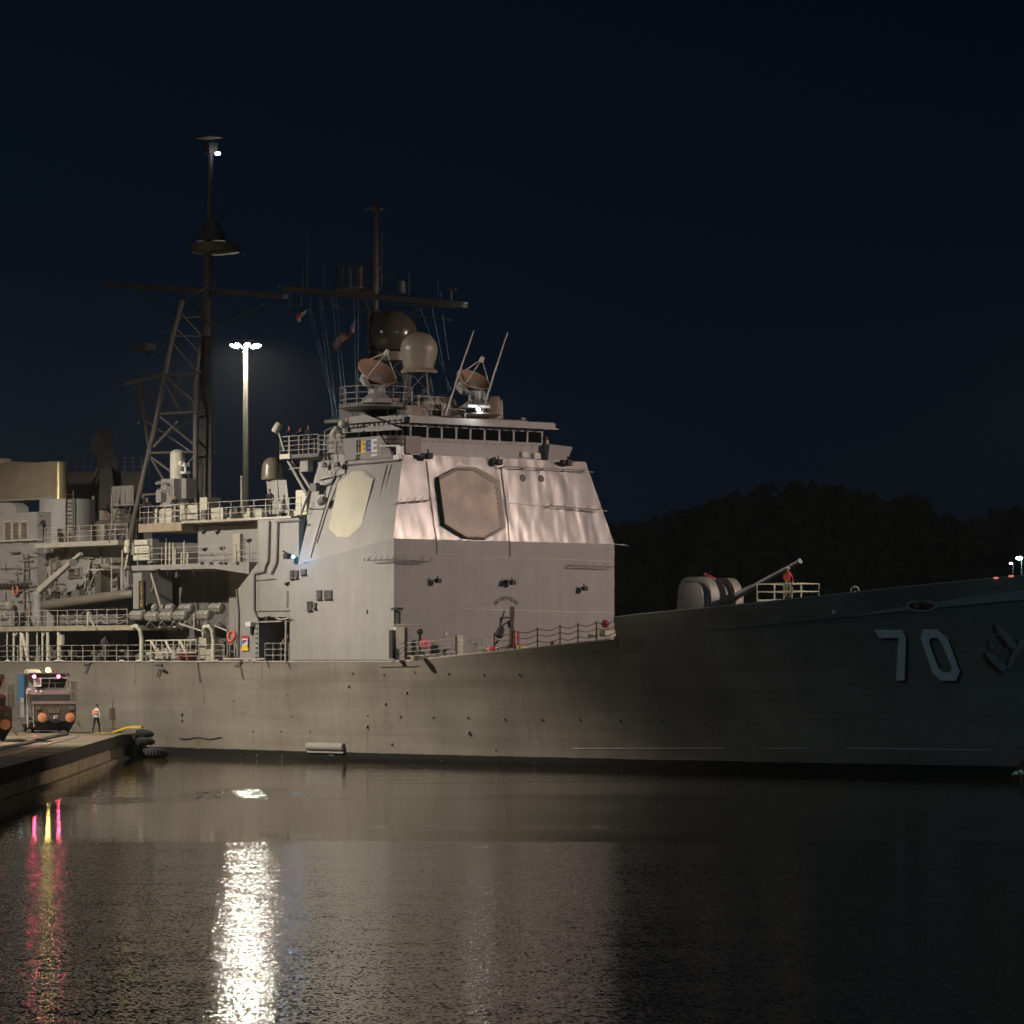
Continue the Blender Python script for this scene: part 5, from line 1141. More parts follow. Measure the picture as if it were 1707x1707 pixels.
# round casing and funnel block
c = PV(112, 905, 5.5); pxm = F/c.y; mb = MB(); zt = at(112,833,c.y).z; mb.lathe((c.x,c.y,c.z-.3), ZD, [(0,48/pxm),((zt-c.z),46/pxm),((zt-c.z)+.3,46/pxm)], 28); rc = part(ship, 'round_casing', mb, GREY, True)
mb = MB(); q = at(116,905,c.y-47/pxm-.1); q2 = at(116,818,c.y-46/pxm-.1); mb.ladder(q, q2, Vector((1,0,0)), .5, .035, .26); mb.rail([at(96,905,c.y-2.1), at(112,905,c.y-2.2)], .9, .5, 2); part(rc, 'ladder', mb, RUST)
mb = MB(); mb.vbox(30,90,771,834,4.5,5.5); mb.prism([PV(16+34*math.cos(R(a)), 802-33*math.sin(R(a)), 5) for a in range(0,181,15)] + [PV(-18,834,5), PV(50,834,5)], VD*1.4); mb.vbox(-200,-10,771,834,4.6,6)
fn = part(ship, 'exhaust_stack', mb, [mat('stack_tan', (.25,.205,.15), .5, var=.1, streak=.15)])
c = PV(100, 833, 5.0); pxm = F/c.y; mb = MB(); mb.lathe(c, ZD, [(0,11.8/pxm),(.1,11.5/pxm),(62/pxm,11.5/pxm)], 24); part(fn, 'uptake_cylinder', mb, GOLD, True)
mb = MB(); mb.path([PV(0,835,4.3), PV(60,832,4.3), PV(88,829,4.4)], .07); mb.prism([PV(0,838,3.0), PV(18,838,3.0), PV(27,845,3.0), PV(27,862,3.0), PV(0,855,3.0)], VD*1.0); part(fn, 'base_trunk', mb, GREY)
# dark after tower with its own dish
mb = MB(); mb.hexa([MM(108,905,10),MM(240,905,10),MM(240,905,14),MM(108,905,14),MM(112,786,10.5),MM(236,786,10.5),MM(236,786,14),MM(112,786,14)]); tw = part(ship, 'aft_tower', mb, TOWM)
mb = MB(); mb.hexa([MM(158,905,9),MM(200,905,9),MM(200,905,10),MM(158,905,10),MM(164,780,9.4),MM(186,780,9.4),MM(186,780,10.4),MM(164,780,10.4)]); mb.tube(MM(147,836,8.8), MM(163,780,9.2), .10); part(tw, 'exhaust_trunk', mb, TOWM)
mb = MB(); mb.vbox(186,219,810,842,8.4,8.6); mb.vbox(186,225,841,843,7.6,9)
for i in range(4): mb.vbox(188+i*8,192+i*8,815,838,8.3,8.42)
part(tw, 'vent_panel', mb, GREY)
mb = MB(); mb.rail([MM(112,786,10.5), MM(236,786,10.5)], 1.0, 1.1, 3, .02); part(tw, 'railing', mb, MASTM)
cd = MM(171,738,11); mb = MB(); mb.lathe(cd, Vector((-.45,-.8,.3)), [(-.35,.2),(-.2,.6),(0,.98),(.05,.98),(-.1,.6),(-.25,.1)], 24); mb.torus(cd, Vector((-.45,-.8,.3)), .98, .035, 24, 6); dd = part(tw, 'dish', mb, TOWM)
mb = MB(); mb.hexa([MM(162,786,10.6),MM(194,786,10.6),MM(194,786,12),MM(162,786,12),MM(163,748,10.8),MM(190,748,10.8),MM(190,748,11.8),MM(163,748,11.8)]); part(tw, 'pedestal', mb, TOWM)
# crane
mb = MB(); c = PV(63,1040,1.2); mb.lathe(c, ZD, [(0,.35),(1.6,.32),(2.0,.4),(2.2,.3)], 14); cr = part(ship, 'boat_crane', mb, GREY)
mb = MB(); a, b = PV(62,985,1.0), PV(132,923,1.0); ax = (b-a); up_ = ax.cross(VD).normalized(); up_ = up_ if up_.z > 0 else -up_
mb.hexa([a-up_*.22, a-up_*.22+VD*.3, a+up_*.22+VD*.3, a+up_*.22, b-up_*.10, b-up_*.10+VD*.3, b+up_*.10+VD*.3, b+up_*.10]); part(cr, 'boom', mb, RAILM)
mb = MB(); mb.tube(PV(122,938,.85), PV(122,938,.7), .28, 14); mb.tube(PV(122,938,.9), PV(70,984,.9), .05); part(cr, 'sheave', mb, GREYD)
# wall fittings of the aft house
mb = MB(); mb.ladder(PV(90,1000,3.2), PV(89,917,3.2), UD, .6, .04, .28); part(aft, 'ladder', mb, RUST)
mb = MB(); mb.vbox(112,134,946,963,3.2,3.42); q = part(aft, 'window_box', mb, GREY); mb = MB(); mb.vbox(114,132,948,954,3.15,3.22); part(q, 'opening', mb, DARK); mb = MB(); mb.vbox(114,132,955,961,3.14,3.22); part(q, 'shelf', mb, WOOD)
mb = MB(); mb.vbox(150,172,948,951,2.2,3.4); mb.tube(PV(150,950,2.2), PV(146,984,3.3), .05); mb.tube(PV(166,950,2.2), PV(186,962,3.3), .04); mb.ladder(PV(150,990,2.4), PV(165,955,2.6), VD, .6, .035); mb.tube(PV(140,984,2.6), PV(150,935,3.2), .04); mb.tube(PV(204,910,2.4), PV(204,1000,2.4), .07); mb.tube(PV(186,930,2.6), PV(186,990,2.6), .05); part(aft, 'stair_frame', mb, RAILM)
mb = MB()
for i in range(26): c = PV(random.uniform(62,212), random.uniform(925,1000), 3.3); mb.cb(c, UD*random.uniform(.15,.7), VD*.25, ZD*random.uniform(.1,.5))
mb.vbox(168,186,948,956,2.8,3.4); mb.vbox(158,168,956,992,2.6,3.4); mb.vbox(176,208,930,938,3.0,3.4); part(aft, 'wall_fitting', mb, mat('varied_fittings', (.12,.11,.09), .7, var=.6, scale=.5))
mb = MB(); mb.lathe(PV(101,924,3.2), -VD, [(0,.25),(.15,.28),(.3,.2)], 12); mb.lathe(PV(80,926,3.2), -VD, [(0,.16),(.3,.2)], 10); part(aft, 'wall_lamp', mb, GREYD)
# pipes, ducts and lockers crowding the aft walls
rp = random.Random(11); PIPE = mat('pipe_paint', (.24,.215,.18), .55, var=.4, scale=.7, rust=.3)
mb = MB()
for i in range(46):
    x = rp.uniform(64, 210); y = rp.uniform(912, 985); k = rp.random(); r_ = rp.uniform(.03, .08)
    if k < .45: mb.tube(PV(x, y, 3.25), PV(x+rp.uniform(-1,1), y+rp.uniform(10,45), 3.25), r_)
    elif k < .75: mb.tube(PV(x, y, 3.2), PV(x+rp.uniform(8,30), y+rp.uniform(-2,2), 3.2), r_)
    else: mb.cb(PV(x, y, 3.2), UD*rp.uniform(.2,.6), VD*.3, ZD*rp.uniform(.2,.7))
part(aft, 'pipework', mb, PIPE)
mb = MB()
for i in range(30):
    x = rp.uniform(-4, 56); y = rp.uniform(910, 1030); r_ = rp.uniform(.025, .06)
    if i % 2: mb.tube(PV(x, y, 2.4), PV(x, y+rp.uniform(8,34), 2.4), r_)
    else: mb.tube(PV(x, y, 2.4), PV(x+rp.uniform(6,22), y+rp.uniform(-1,1), 2.4), r_)
part(aft, 'pipework', mb, PIPE)
mb = MB()
for i in range(26):
    x = rp.uniform(112, 205); y = rp.uniform(846, 902); c = PV(x, y, 7.5)
    if i % 2: mb.tube(c, c+ZD*rp.uniform(.4,1.6), rp.uniform(.04,.12))
    else: mb.cb(c, UD*rp.uniform(.3,.9), VD*.4, ZD*rp.uniform(.2,.9))
for px in (126, 140, 171): mb.lathe(PV(px, 905, 7.0), ZD, [(0,.34),(1.0,.34),(1.25,.26),(1.3,.08)], 14)
part(rc, 'vent_cluster', mb, PIPE)
# catwalk over the open boat bay
mb = MB(); mb.vbox(-260,222,1045,1053,.02,3.4); cat = part(ship, 'boat_deck', mb, [mat('boat_deck_edge', (.38,.33,.25), .6, streak=.15)])
z_ = ZP(100,1045,.1); mb = MB(); mb.rail([W(UP(-60,.1),.1,z_), W(UP(212,.1),.1,z_)], 1.1, 1.2, 3); mb.tube(PV(146,1045,.1), PV(148,1020,.1), .10); mb.tube(PV(160,1050,-.1), PV(150,1030,-.1), .06); part(cat, 'railing', mb, RAILM)
mb = MB()
for px, r_ in ((12,.05),(36,.14),(46,.12),(62,.05),(80,.12),(98,.12),(23,.08),(71,.07)): mb.tube(PV(px,1053,.25), PV(px,1103,.25), r_, 8)
mb.tube(PV(37,1056,.25), PV(47,1102,.25), .12); mb.tube(PV(70,1062,.25), PV(76,1054,.25), .07); mb.tube(PV(23,1062,.25), PV(29,1055,.25), .08); part(cat, 'support_column', mb, CREAM)
mb = MB(); mb.vbox(96,103,1058,1075,.1,.3); part(cat, 'junction_box', mb, CREAM)
mb = MB()
for i in range(5): P = [PV(105+i*21+k*3.5, 1024+6*math.sin(k/6*math.pi), .1) for k in range(7)]; mb.path(P, .02, 5); P = [p-ZD*.36 for p in P]; mb.path(P, .02, 5)
part(cat, 'safety_chain', mb, RAILM)

# ---- rigid inflatable boat on its cradle
b0, b1 = PV(72,1009,1.3), PV(206,991,1.3); bt = thing('inflatable_boat', (b0+b1)/2-ZD*.6, 'grey rigid inflatable boat in its cradle beneath the crane boom', 'boat')
axb = (b1-b0).normalized(); mb = MB(); rr = 8.2/26
for s in (0, 1): o = VD*1.7*s; mb.lathe(b0+o, axb, [(0,.15),(.2,rr*.95),(.5,rr),((b1-b0).length-.3,rr),((b1-b0).length,rr*.7)], 16)
mb.path([b1-axb*.2, b1+axb*.5+VD*.45, b1+axb*.5+VD*1.2, b1-axb*.2+VD*1.7], rr*.92, 12); part(bt, 'buoyancy_tube', mb, RIB, True)
mb = MB(); L_ = (b1-b0).length; mb.hexa([b0+VD*.85-ZD*.75, b0+VD*.86-ZD*.75, b0+axb*L_+VD*.86-ZD*.5, b0+axb*L_+VD*.85-ZD*.5, b0+VD*.1-ZD*.15, b0+VD*1.6-ZD*.15, b0+axb*L_+VD*1.5-ZD*.1, b0+axb*L_+VD*.2-ZD*.1]); part(bt, 'keel', mb, BLACK)
mb = MB(); q = b0+axb*3.2+VD*.85; mb.cb(q+ZD*.4, axb*1.0, VD*.7, ZD*.8); mb.cb(q-axb*1.3+ZD*.3, axb*.9, VD*.7, ZD*.5); mb.cb(b0+axb*.2+VD*.85+ZD*.5, axb*.4, VD*.5, ZD*.8); part(bt, 'console', mb, GREYD)
mb = MB(); mb.vbox(100,195,1027,1040,1.2,2.6); mb.tube(PV(120,1042,1.4), PV(140,1020,1.4), .08); mb.tube(PV(160,1045,1.4), PV(150,1020,1.4), .08); mb.vbox(122,138,1030,1040,1.1,1.25); part(ship, 'boat_cradle', mb, GREYD)

# ---- forecastle details
mb = MB(); um = 0.3
P_ = [W(u, hv(u, zdeck(u))+.1, zdeck(u)) for u in (.2, 3, 6, 8.2)]; mb.rail(P_, 1.05, 2.9, 4, .02); part(ship, 'railing', mb, RAILM, label='thin four bar railing on the forecastle beside the deckhouse corner')
mb = MB()
us_ = [9.2, 10.9, 12.8, 14.6, 16.0, 17.4, UB-.3]
for i, uu in enumerate(us_[:-1]):
    p = W(uu, hv(uu, zdeck(uu))+.1, zdeck(uu)); mb.tube(p, p+ZD*1.15, .045)
    q = W(us_[i+1], hv(us_[i+1], zdeck(us_[i+1]))+.1, zdeck(us_[i+1])); 
    for h in (.4,.75,1.08):
        pp = [p.lerp(q, k/6)+ZD*(h-.16*math.sin(math.pi*k/6)) for k in range(7)]; mb.path(pp, .02, 5)
part(ship, 'chain_stanchion', mb, RUST)
mb = MB(); mb.ubox(660,675.5,1045,1100,.75,.55); part(ship, 'notice_board', mb, CREAM); mb = MB(); mb.ubox(675.8,679.5,1046,1102,.8,.3); mb.ubox(653.5,659,1050,1098,.8,.5); mb.ubox(660,672,1013,1017,.6,.1); mb.ubox(664,668,1018,1040,.5,.1); part(ship, 'board_post', mb, BLACK)
mb = MB(); mb.tube(PU(655,1041,.7), PU(702,1041.5,.7), .04); mb.tube(PV(650,1050.5,-.3), PU(662,1050.5,.5), .05); part(ship, 'boom_rod', mb, CREAM)
mb = MB(); mb.ubox(762,772,1059,1092,1.4,1.2); part(ship, 'rail_post', mb, CREAM)
for (px, py, s, lb) in ((709,1073,.28,'pink float bundle on the forecastle rail nearest the deckhouse corner'),(821,1083,.20,'smaller pink float low beside the black built rig shadow'),(1009,1040,.17,'dark red float hung at the end of the bulwark')):
    uu = UVZ(PU(px, py, 2.5))[0] if px < 900 else 17.0
    p = PU(px, py, 2.2 if px < 750 else 6 if px < 900 else UB-1.2); mb = MB(); mb.ball(p, s, 10, (1,.7,1.1)); mb.torus(p, (.3,-1,.1), s*.9, .09, 14, 6); solo('float', mb, PINK if px < 900 else RED, lb, 'float', 'floats on the forecastle rail', True)
mb = MB(); p = PU(700,1100,2.0); mb.tube(p, p+ZD*1.6, .09); mb.ball(p+ZD*1.65, .2, 8, (1,.6,1)); mb.cb(p+ZD*.3, VD*.5, UD*.4, ZD*.4); part(ship, 'hydrant_post', mb, BLACK)
mb = MB(); mb.ubox(732,735,1082,1093,1.6,1.4); mb.ubox(741,745,1081,1092,1.6,1.4); mb.ubox(730,750,1081,1083,1.7,1.3); mb.ubox(752,761,1087,1090,1.6,1.5); part(ship, 'bitts', mb, GREY)
mb = MB()
for px in (798,807,816,826): p = PU(px,1083,4.5); mb.ball(p, .13, 8)
for i in range(16): px = random.uniform(685,1005); u_ = random.uniform(2,12); p = PU(px, 1100-(px-680)*.105, 3); mb.cb(p+ZD*.05, VD*random.uniform(.2,.5), UD*.3, ZD*random.uniform(.1,.3))
part(ship, 'deck_fitting', mb, mat('forecastle_fittings', (.28,.24,.18), .6, var=.5, scale=.4))
# replenishment post; the black davit shape is the rig's shadow, built solid
mb = MB(); p0 = PU(852,1080,5); p1 = PU(854,1011,5); mb.tube(p0, p1, .14, 8); mb.tube(PU(845,1080,5), PU(852,1072,5), .1); mb.tube(PU(860,1080,5), PU(854,1072,5), .1); post = part(ship, 'fuelling_post', mb, [WOOD])
mb = MB(); a = PU(841,1018,5.2); b = PU(833,1046,5.2); mb.tube(a, b, .05); mb.tube(PU(834,1030,5.2), PU(852,1029,5.1), .05); mb.tube(PU(833,1046,5.2), PU(851,1034,5.1), .05); mb.tube(PU(834,1030,5.2), PU(834,1046,5.2), .05)
mb.lathe(PU(837,1044,5.2), (PU(830,1064,5.2)-PU(837,1044,5.2)), [(0,.12),(.2,.22),(.62,.26),(.72,.15)], 10); mb.tube(PU(824,1075,5), PU(830,1069,5), .08); mb.tube(PU(849,1035,5.2), PU(850,1046,5.2), .12); part(post, 'rig_shadow', mb, BLACK)
mb = MB(); mb.tube(PU(843,1017,5.1), PU(848,1028,5.1), .025); mb.tube(PU(868,1022,3), PU(890,1048,3), .02); part(post, 'guy_line', mb, CREAM)
mb = MB(); mb.tube(PU(857,1078,5.4), PU(857,1056,5.4), .07); mb.tube(PU(864,1076,5.4), PU(864,1052,5.4), .08); part(post, 'red_cylinder', mb, RED)
mb = MB(); P = [PU(x, y, 3.2) for x, y in ((776,1062),(783,1071),(792,1071),(802,1080),(812,1082),(835,1078))]; mb.path(P, .05, 6); part(ship, 'white_hose', mb, WHITE)
mb = MB(); mb.cb(PU(870,1079,5), VD*.6, UD*.5, ZD*.12); part(ship, 'yellow_tray', mb, YEL)
mb = MB(); mb.ubox(742,746,1054,1059.5,.06,.01); part(dh, 'sign_plate', mb, WHITE)
mb = MB(); p = PU(1013,1056,UB-3); mb.cb(p, VD*.8, UD*.5, ZD*.35); mb.cb(PU(993,1060,UB-4), VD*.8, UD*.5, ZD*.2); part(ship, 'fairlead', mb, CREAM)

# ---- the five inch gun
gu = UVZ(PV(1190, 1000, MID))[0]; gz = zdeck(gu)-.06; gd = W(gu, MID, 0).y
ztp = 6+(HY-962)*gd/F; H_ = ztp-gz
def cheek(v0, v1, prof, bev=.34, seg=5):
    bm = bmesh.new(); a = [bm.verts.new(W(gu+x, MID+v0, gz+z)) for x, z in prof]; b = [bm.verts.new(W(gu+x, MID+v1, gz+z)) for x, z in prof]; n = len(prof)
    bm.faces.new(a[::-1]); bm.faces.new(b)
    for i in range(n): bm.faces.new([a[i], a[(i+1)%n], b[(i+1)%n], b[i]])
    bmesh.ops.recalc_face_normals(bm, faces=bm.faces)
    sel = [e for e in bm.edges if (e.verts[0] in a) == (e.verts[1] in a) and not all(abs(v.co.z-gz) < .01 for v in e.verts)]
    bmesh.ops.bevel(bm, geom=sel, offset=bev, segments=seg, affect='EDGES', clamp_overlap=True)
    mb = MB(); bm.verts.index_update(); mb.add([v.co.copy() for v in bm.verts], [tuple(v.index for v in f.verts) for f in bm.faces]); bm.free(); return mb
def gprof(H, u1):
    P = [(-1.95,0),(-1.93,.8),(-1.80,1.7),(-1.62,H-.55),(-1.45,H-.2),(-1.15,H-.03),(-.8,H)]
    for k in range(9): a = math.pi/2*k/8; P.append((u1-.95+.95*math.sin(a), H-1.25+1.25*math.cos(a)))
    return P + [(u1+.06,.9),(u1+.1,0)]
GUNP = mat('gun_shell_paint', (.20,.185,.165), .5, var=.05)
gun = part(ship, 'gun_mount', cheek(-1.55,-.28,gprof(H_,1.15)), GUNP, True)
part(gun, 'shield_cheek', cheek(.28,1.55,gprof(H_-.04,1.15)), GUNP, True)
part(gun, 'shield_back', cheek(-.6,.6,gprof(H_-.06,.1),.05,2), GUNP, True)
pb, pm = PV(1214,1001,MID), PV(1334,935,MID); dr = (pm-pb).normalized(); mb = MB()
mb.lathe(pb-dr*.6, dr, [(0,.34),(1.0,.30),(1.25,.20)], 16); part(gun, 'barrel_sleeve', mb, GREYD, True)
mb = MB(); L_ = (pm-pb).length; mb.lathe(pb+dr*.4, dr, [(0,.21),(1.6,.20),(1.7,.155),(L_-.7,.125),(L_-.55,.15),(L_-.4,.15)], 14); part(gun, 'barrel', mb, mat('blue_steel', (.11,.11,.13), .5, metal=.2), True)
mb = MB(); p = PV(1176,958,MID); mb.path([p, p+UD*.4-ZD*.08, p+UD*.8-ZD*.25], .07, 8); mb.ball(p, .11, 8); part(gun, 'red_cover', mb, PINK)
mb = MB(); p = PV(1176,953,MID); mb.tube(p, p+UD*.6+ZD*.02, .03); part(gun, 'sight_rod', mb, BLACK)
mb = MB(); mb.lathe(W(gu,MID,gz-.02), ZD, [(0,2.3),(.15,2.3)], 24); part(gun, 'base_ring', mb, GREYD)
# cream guarded platform beside the gun
vp = 5.0; mb = MB(); ub0, ub1 = UP(1262,vp), UP(1320,vp); zp = ZP(1290,999,vp); mb.sb(ub0, ub1, vp, vp+2, zp-.1, zp); gp = part(ship, 'guard_platform', mb, CREAM)
mb = MB(); mb.rail([W(ub0,vp+2,zp), W(ub0,vp,zp), W(ub1,vp,zp), W(ub1,vp+2,zp), W(ub0,vp+2,zp)], ZP(1290,973,vp)-zp, 1.4, 2, .035)
for q in (W(ub0+.3,vp+.2,0), W(ub1-.3,vp+.2,0), W(ub0+.3,vp+1.8,0), W(ub1-.3,vp+1.8,0)): mb.tube(Vector((q.x,q.y,zdeck((ub0+ub1)/2)-.06)), Vector((q.x,q.y,zp-.05)), .08)
part(gp, 'railing', mb, CREAM)
mb = MB(); p = PV(1425,985,4.5); mb.torus(p, (.2,-1,0), .22, .05, 12, 6); mb.tube(p-ZD*1.2, p, .06); part(ship, 'fairlead_hoop', mb, RAILM)

# ================================================================== PEOPLE
SKIN = [mat('skin_tan', (.35,.18,.11), .6), mat('skin_brown', (.16,.08,.05), .6)]
CL = {'navy': mat('navy_cloth', (.014,.018,.032), .85), 'black': mat('black_cloth', (.012,.012,.013), .85), 'white': mat('white_cloth', (.62,.64,.68), .8), 'red': mat('red_cloth', (.42,.04,.04), .8), 'grey': mat('grey_cloth', (.12,.10,.11), .85), 'orange': mat('orange_cloth', (.85,.22,.08), .7), 'hair': mat('dark_hair', (.015,.011,.009), .7), 'tan': mat('tan_cloth', (.25,.2,.14), .8)}
HEADI = {}
def person(loc, yaw, shirt, trousers, label, pose='stand', skin=0, h=1.76, cap=None, vest=None, group=None):
    s = h/1.76
    P = {}; 
    lean = {'stand':.03,'lean':.32,'walk':.05,'bend':.75}[pose]
    hip = Vector((0,0,.95)); sp = Vector((0, lean*.5, .95+.50*math.cos(lean)))
    P['pelvis'] = hip; P['waist'] = hip.lerp(sp,.4); P['chest'] = sp-Vector((0,0,.07)); P['neck'] = sp+Vector((0,.02+lean*.1,.07)); P['head'] = P['neck']+Vector((0,.05+lean*.12,.10)); P['crown'] = P['head']+Vector((0,.02,.13))
    for sd, k in (('L',-1),('R',1)):
        st = .16*k if pose == 'walk' else 0
        P['hip'+sd] = Vector((.09*k,0,.90)); P['knee'+sd] = Vector((.10*k, .05+st*1.1, .50)); P['ank'+sd] = Vector((.10*k, -.01+st*1.6-(.08 if st < 0 else 0), .09+(.06 if st < 0 else 0))); P['toe'+sd] = P['ank'+sd]+Vector((.02*k,.16,-.05))
        P['sh'+sd] = P['chest']+Vector((.19*k,0,.03))
        if pose in ('lean','bend'): P['el'+sd] = P['sh'+sd]+Vector((.06*k,.12,-.26)); P['wr'+sd] = P['el'+sd]+Vector((-.05*k,.22,.0 if pose=='lean' else -.1))
        elif pose == 'walk': P['el'+sd] = P['sh'+sd]+Vector((.06*k,-.06*k,-.27)); P['wr'+sd] = P['el'+sd]+Vector((.01*k,.06-.05*k,-.24))
        else: P['el'+sd] = P['sh'+sd]+Vector((.07*k,.03,-.27)); P['wr'+sd] = P['el'+sd]+Vector((-.06*k,.19,-.10))
        d = (P['wr'+sd]-P['el'+sd]).normalized(); sdv = Vector((1,0,0)); pn = P['wr'+sd]+d*.09; P['palm'+sd] = pn
        for fi, (off, ln) in enumerate(((-.030,.066),(-.010,.078),(.010,.072),(.030,.056))):
            P['f%d%s' % (fi, sd)] = pn+sdv*off*k+d*.02; P['g%d%s' % (fi, sd)] = pn+sdv*off*1.15*k+d*(.02+ln*.6); P['e%d%s' % (fi, sd)] = pn+sdv*off*1.1*k+d*(.02+ln*.95)+Vector((0,0,-.02))
        P['th'+sd] = P['wr'+sd].lerp(pn,.5)-sdv*.045*k; P['ti'+sd] = P['th'+sd]-sdv*.012*k+d*.045
    Rr = {'pelvis':(.145,.105),'waist':(.13,.10),'chest':(.165,.115),'neck':(.055,.055),'head':(.082,.10),'crown':(.062,.075)}
    E = [('pelvis','waist','S'),('waist','chest','S'),('chest','neck','S'),('neck','head','K'),('head','crown','K')]
    for sd in 'LR':
        Rr.update({'hip'+sd:(.10,.10),'knee'+sd:(.062,.062),'ank'+sd:(.042,.042),'toe'+sd:(.038,.028),'sh'+sd:(.062,.062),'el'+sd:(.043,.043),'wr'+sd:(.029,.029),'palm'+sd:(.038,.020),'th'+sd:(.012,.012),'ti'+sd:(.010,.010)})
        E += [('pelvis','hip'+sd,'T'),('hip'+sd,'knee'+sd,'T'),('knee'+sd,'ank'+sd,'T'),('ank'+sd,'toe'+sd,'B'),('chest','sh'+sd,'S'),('sh'+sd,'el'+sd,'S'),('el'+sd,'wr'+sd,'S'),('wr'+sd,'palm'+sd,'K'),('wr'+sd,'th'+sd,'K'),('th'+sd,'ti'+sd,'K')]
        for fi in range(4):
            for q in 'fge': Rr['%s%d%s' % (q, fi, sd)] = (.010,.010)
            E += [('palm'+sd,'f%d%s' % (fi,sd),'K'),('f%d%s' % (fi,sd),'g%d%s' % (fi,sd),'K'),('g%d%s' % (fi,sd),'e%d%s' % (fi,sd),'K')]
    names = list(P); me = bpy.data.meshes.new('sk'); me.from_pydata([tuple(P[n]) for n in names], [(names.index(a), names.index(b)) for a, b, _ in E], [])
    o = bpy.data.objects.new('sk', me); COL.objects.link(o); o.modifiers.new('skin', 'SKIN')
    if not me.skin_vertices: 
        bpy.context.view_layer.objects.active = o
    for i, n in enumerate(names):
        sv = me.skin_vertices[0].data[i]; sv.radius = Rr.get(n, (.03,.03)); sv.use_root = (n == 'pelvis')
    sb = o.modifiers.new('sub', 'SUBSURF'); sb.levels = 1; sb.render_levels = 1
    dg = bpy.context.evaluated_depsgraph_get(); bm_ = bpy.data.meshes.new_from_object(o.evaluated_get(dg)); bpy.data.objects.remove(o)
    M = Matrix.Rotation(yaw, 4, 'Z') @ Matrix.Scale(s, 4)
    segs = [(P[a], P[b], t) for a, b, t in E]
    def reg(p):
        best = 9e9; bt_ = 'S'
        for a, b, t in segs:
            ab = b-a; tt = max(0, min(1, (p-a).dot(ab)/ab.length_squared)); dd_ = (p-(a+ab*tt)).length
            if dd_ < best: best = dd_; bt_ = t
        return bt_
    body = MB(); body.v = [M @ v.co for v in bm_.vertices]; body.f = [tuple(p.vertices) for p in bm_.polygons]
    idx = {'K':0,'S':1,'T':2,'B':3}; body.m = [idx[reg(p.center)] if p.center.z > 0.93 or reg(p.center) != 'S' else 2 for p in bm_.polygons]
    root = thing('person', loc, label, 'person', group)
    L0 = Vector(loc)
    def addp(name, mb, mats, par=root, sm=True):
        for i in range(len(mb.v)): mb.v[i] = mb.v[i] + L0
        return part(par, name, mb, mats, sm)
    if len(body.f) < 50: body.ball((0,0,1), .3)
    bo = addp('body', body, [SKIN[skin], CL[shirt], CL[trousers], CL['black']])
    hd = P['head']
    def mk(fn):
        mb = MB(); fn(mb); mb.v = [M @ v for v in mb.v]; return mb
    addp('hair', mk(lambda m: m.ball(hd+Vector((0,-.02,.07)), .102, 14, (.95,1.08,1), t0=-.15)), CL[cap] if cap else CL['hair'])
    if cap: addp('cap_brim', mk(lambda m: m.cb(hd+Vector((0,.13,.07)), Vector((.13,0,0)), Vector((0,.10,0)), Vector((0,0,.015)))), CL[cap])
    def face(m):
        for k in (-1,1): m.ball(hd+Vector((.032*k,.087,.035)), .014, 6); m.ball(hd+Vector((.084*k,-.005,.01)), .022, 6, (.5,1,1.3))
        m.lathe(hd+Vector((0,.09,.03)), (0,.35,-1), [(0,.008),(.045,.017),(.05,.006)], 6); m.cb(hd+Vector((0,.088,-.038)), Vector((.05,0,0)), Vector((0,.012,0)), Vector((0,0,.012)))
    addp('face_features', mk(face), SKIN[skin])
    if vest:
        ch = P['chest']; addp('vest', mk(lambda m: (m.hexa([Vector((x,y,z)) for x,y,z in ((-.12,-.135,1.17),(.12,-.135,1.17),(.10,.13,1.17),(-.10,.13,1.17),(-.13,-.130,1.43),(.13,-.130,1.43),(.10,.15,1.43),(-.10,.15,1.43))]))), CL[vest], sm=False)
    return root
def ppl(px, pyfeet, v, yaw, *a, **k): p = PV(px, pyfeet, v); return person(tuple(p), yaw, *a, **k)
faceout = math.atan2(-SS*0-1, 0)  # facing the camera is yaw = pi
YC = math.pi
ppl(246, 873.5, .65, YC, 'navy', 'navy', 'sailor in dark coveralls at the far left end of the gun platform rail', 'lean')
ppl(292, 870.5, .65, YC+.1, 'navy', 'navy', 'sailor in dark coveralls holding something to the face beside the white domed gun', 'stand')
ppl(450, 863, .65, YC-.2, 'navy', 'navy', 'sailor standing alone beneath the olive bell radome', 'stand')
ppl(483, 757, 1.2, YC, 'navy', 'navy', 'leftmost of the sailors on the high signal platform, nearest the lamp', 'lean', group='sailors on the signal platform')
ppl(500, 757, 1.6, YC+.2, 'black', 'black', 'middle sailor on the signal platform, shorter than the two beside', 'lean', h=1.66, group='sailors on the signal platform')
ppl(515, 757, 1.3, YC-.2, 'navy', 'navy', 'rightmost sailor on the signal platform', 'stand', h=1.8, group='sailors on the signal platform')
person(tuple(W(UP(603,2.4),2.4,18.42)), YC+.5, 'black', 'black', 'dark figure on the bridge wing behind the coloured letters', 'lean')
person(tuple(W(UP(631,2.2),2.2,18.0)), YC, 'white', 'navy', 'sailor with red cap in the corner of the bridge wing', 'stand', cap='red')
ppl(75, 903, 2.2, YC-.9, 'black', 'black', 'dark dressed sailor on the upper walkway beside the round casing', 'lean')
ppl(28, 1044, .8, YC-1.0, 'navy', 'navy', 'sailor in dark shirt leaning by the rafts at far left', 'lean', h=1.7)
ppl(174, 1101.5, .9, YC+.6, 'grey', 'grey', 'sailor in grey coveralls standing under the boat deck', 'stand', h=1.72)
ppl(468, 1101.5, 1.3, YC+.9, 'tan', 'navy', 'sailor in a white cap bending in the dark passage', 'bend', cap='white')
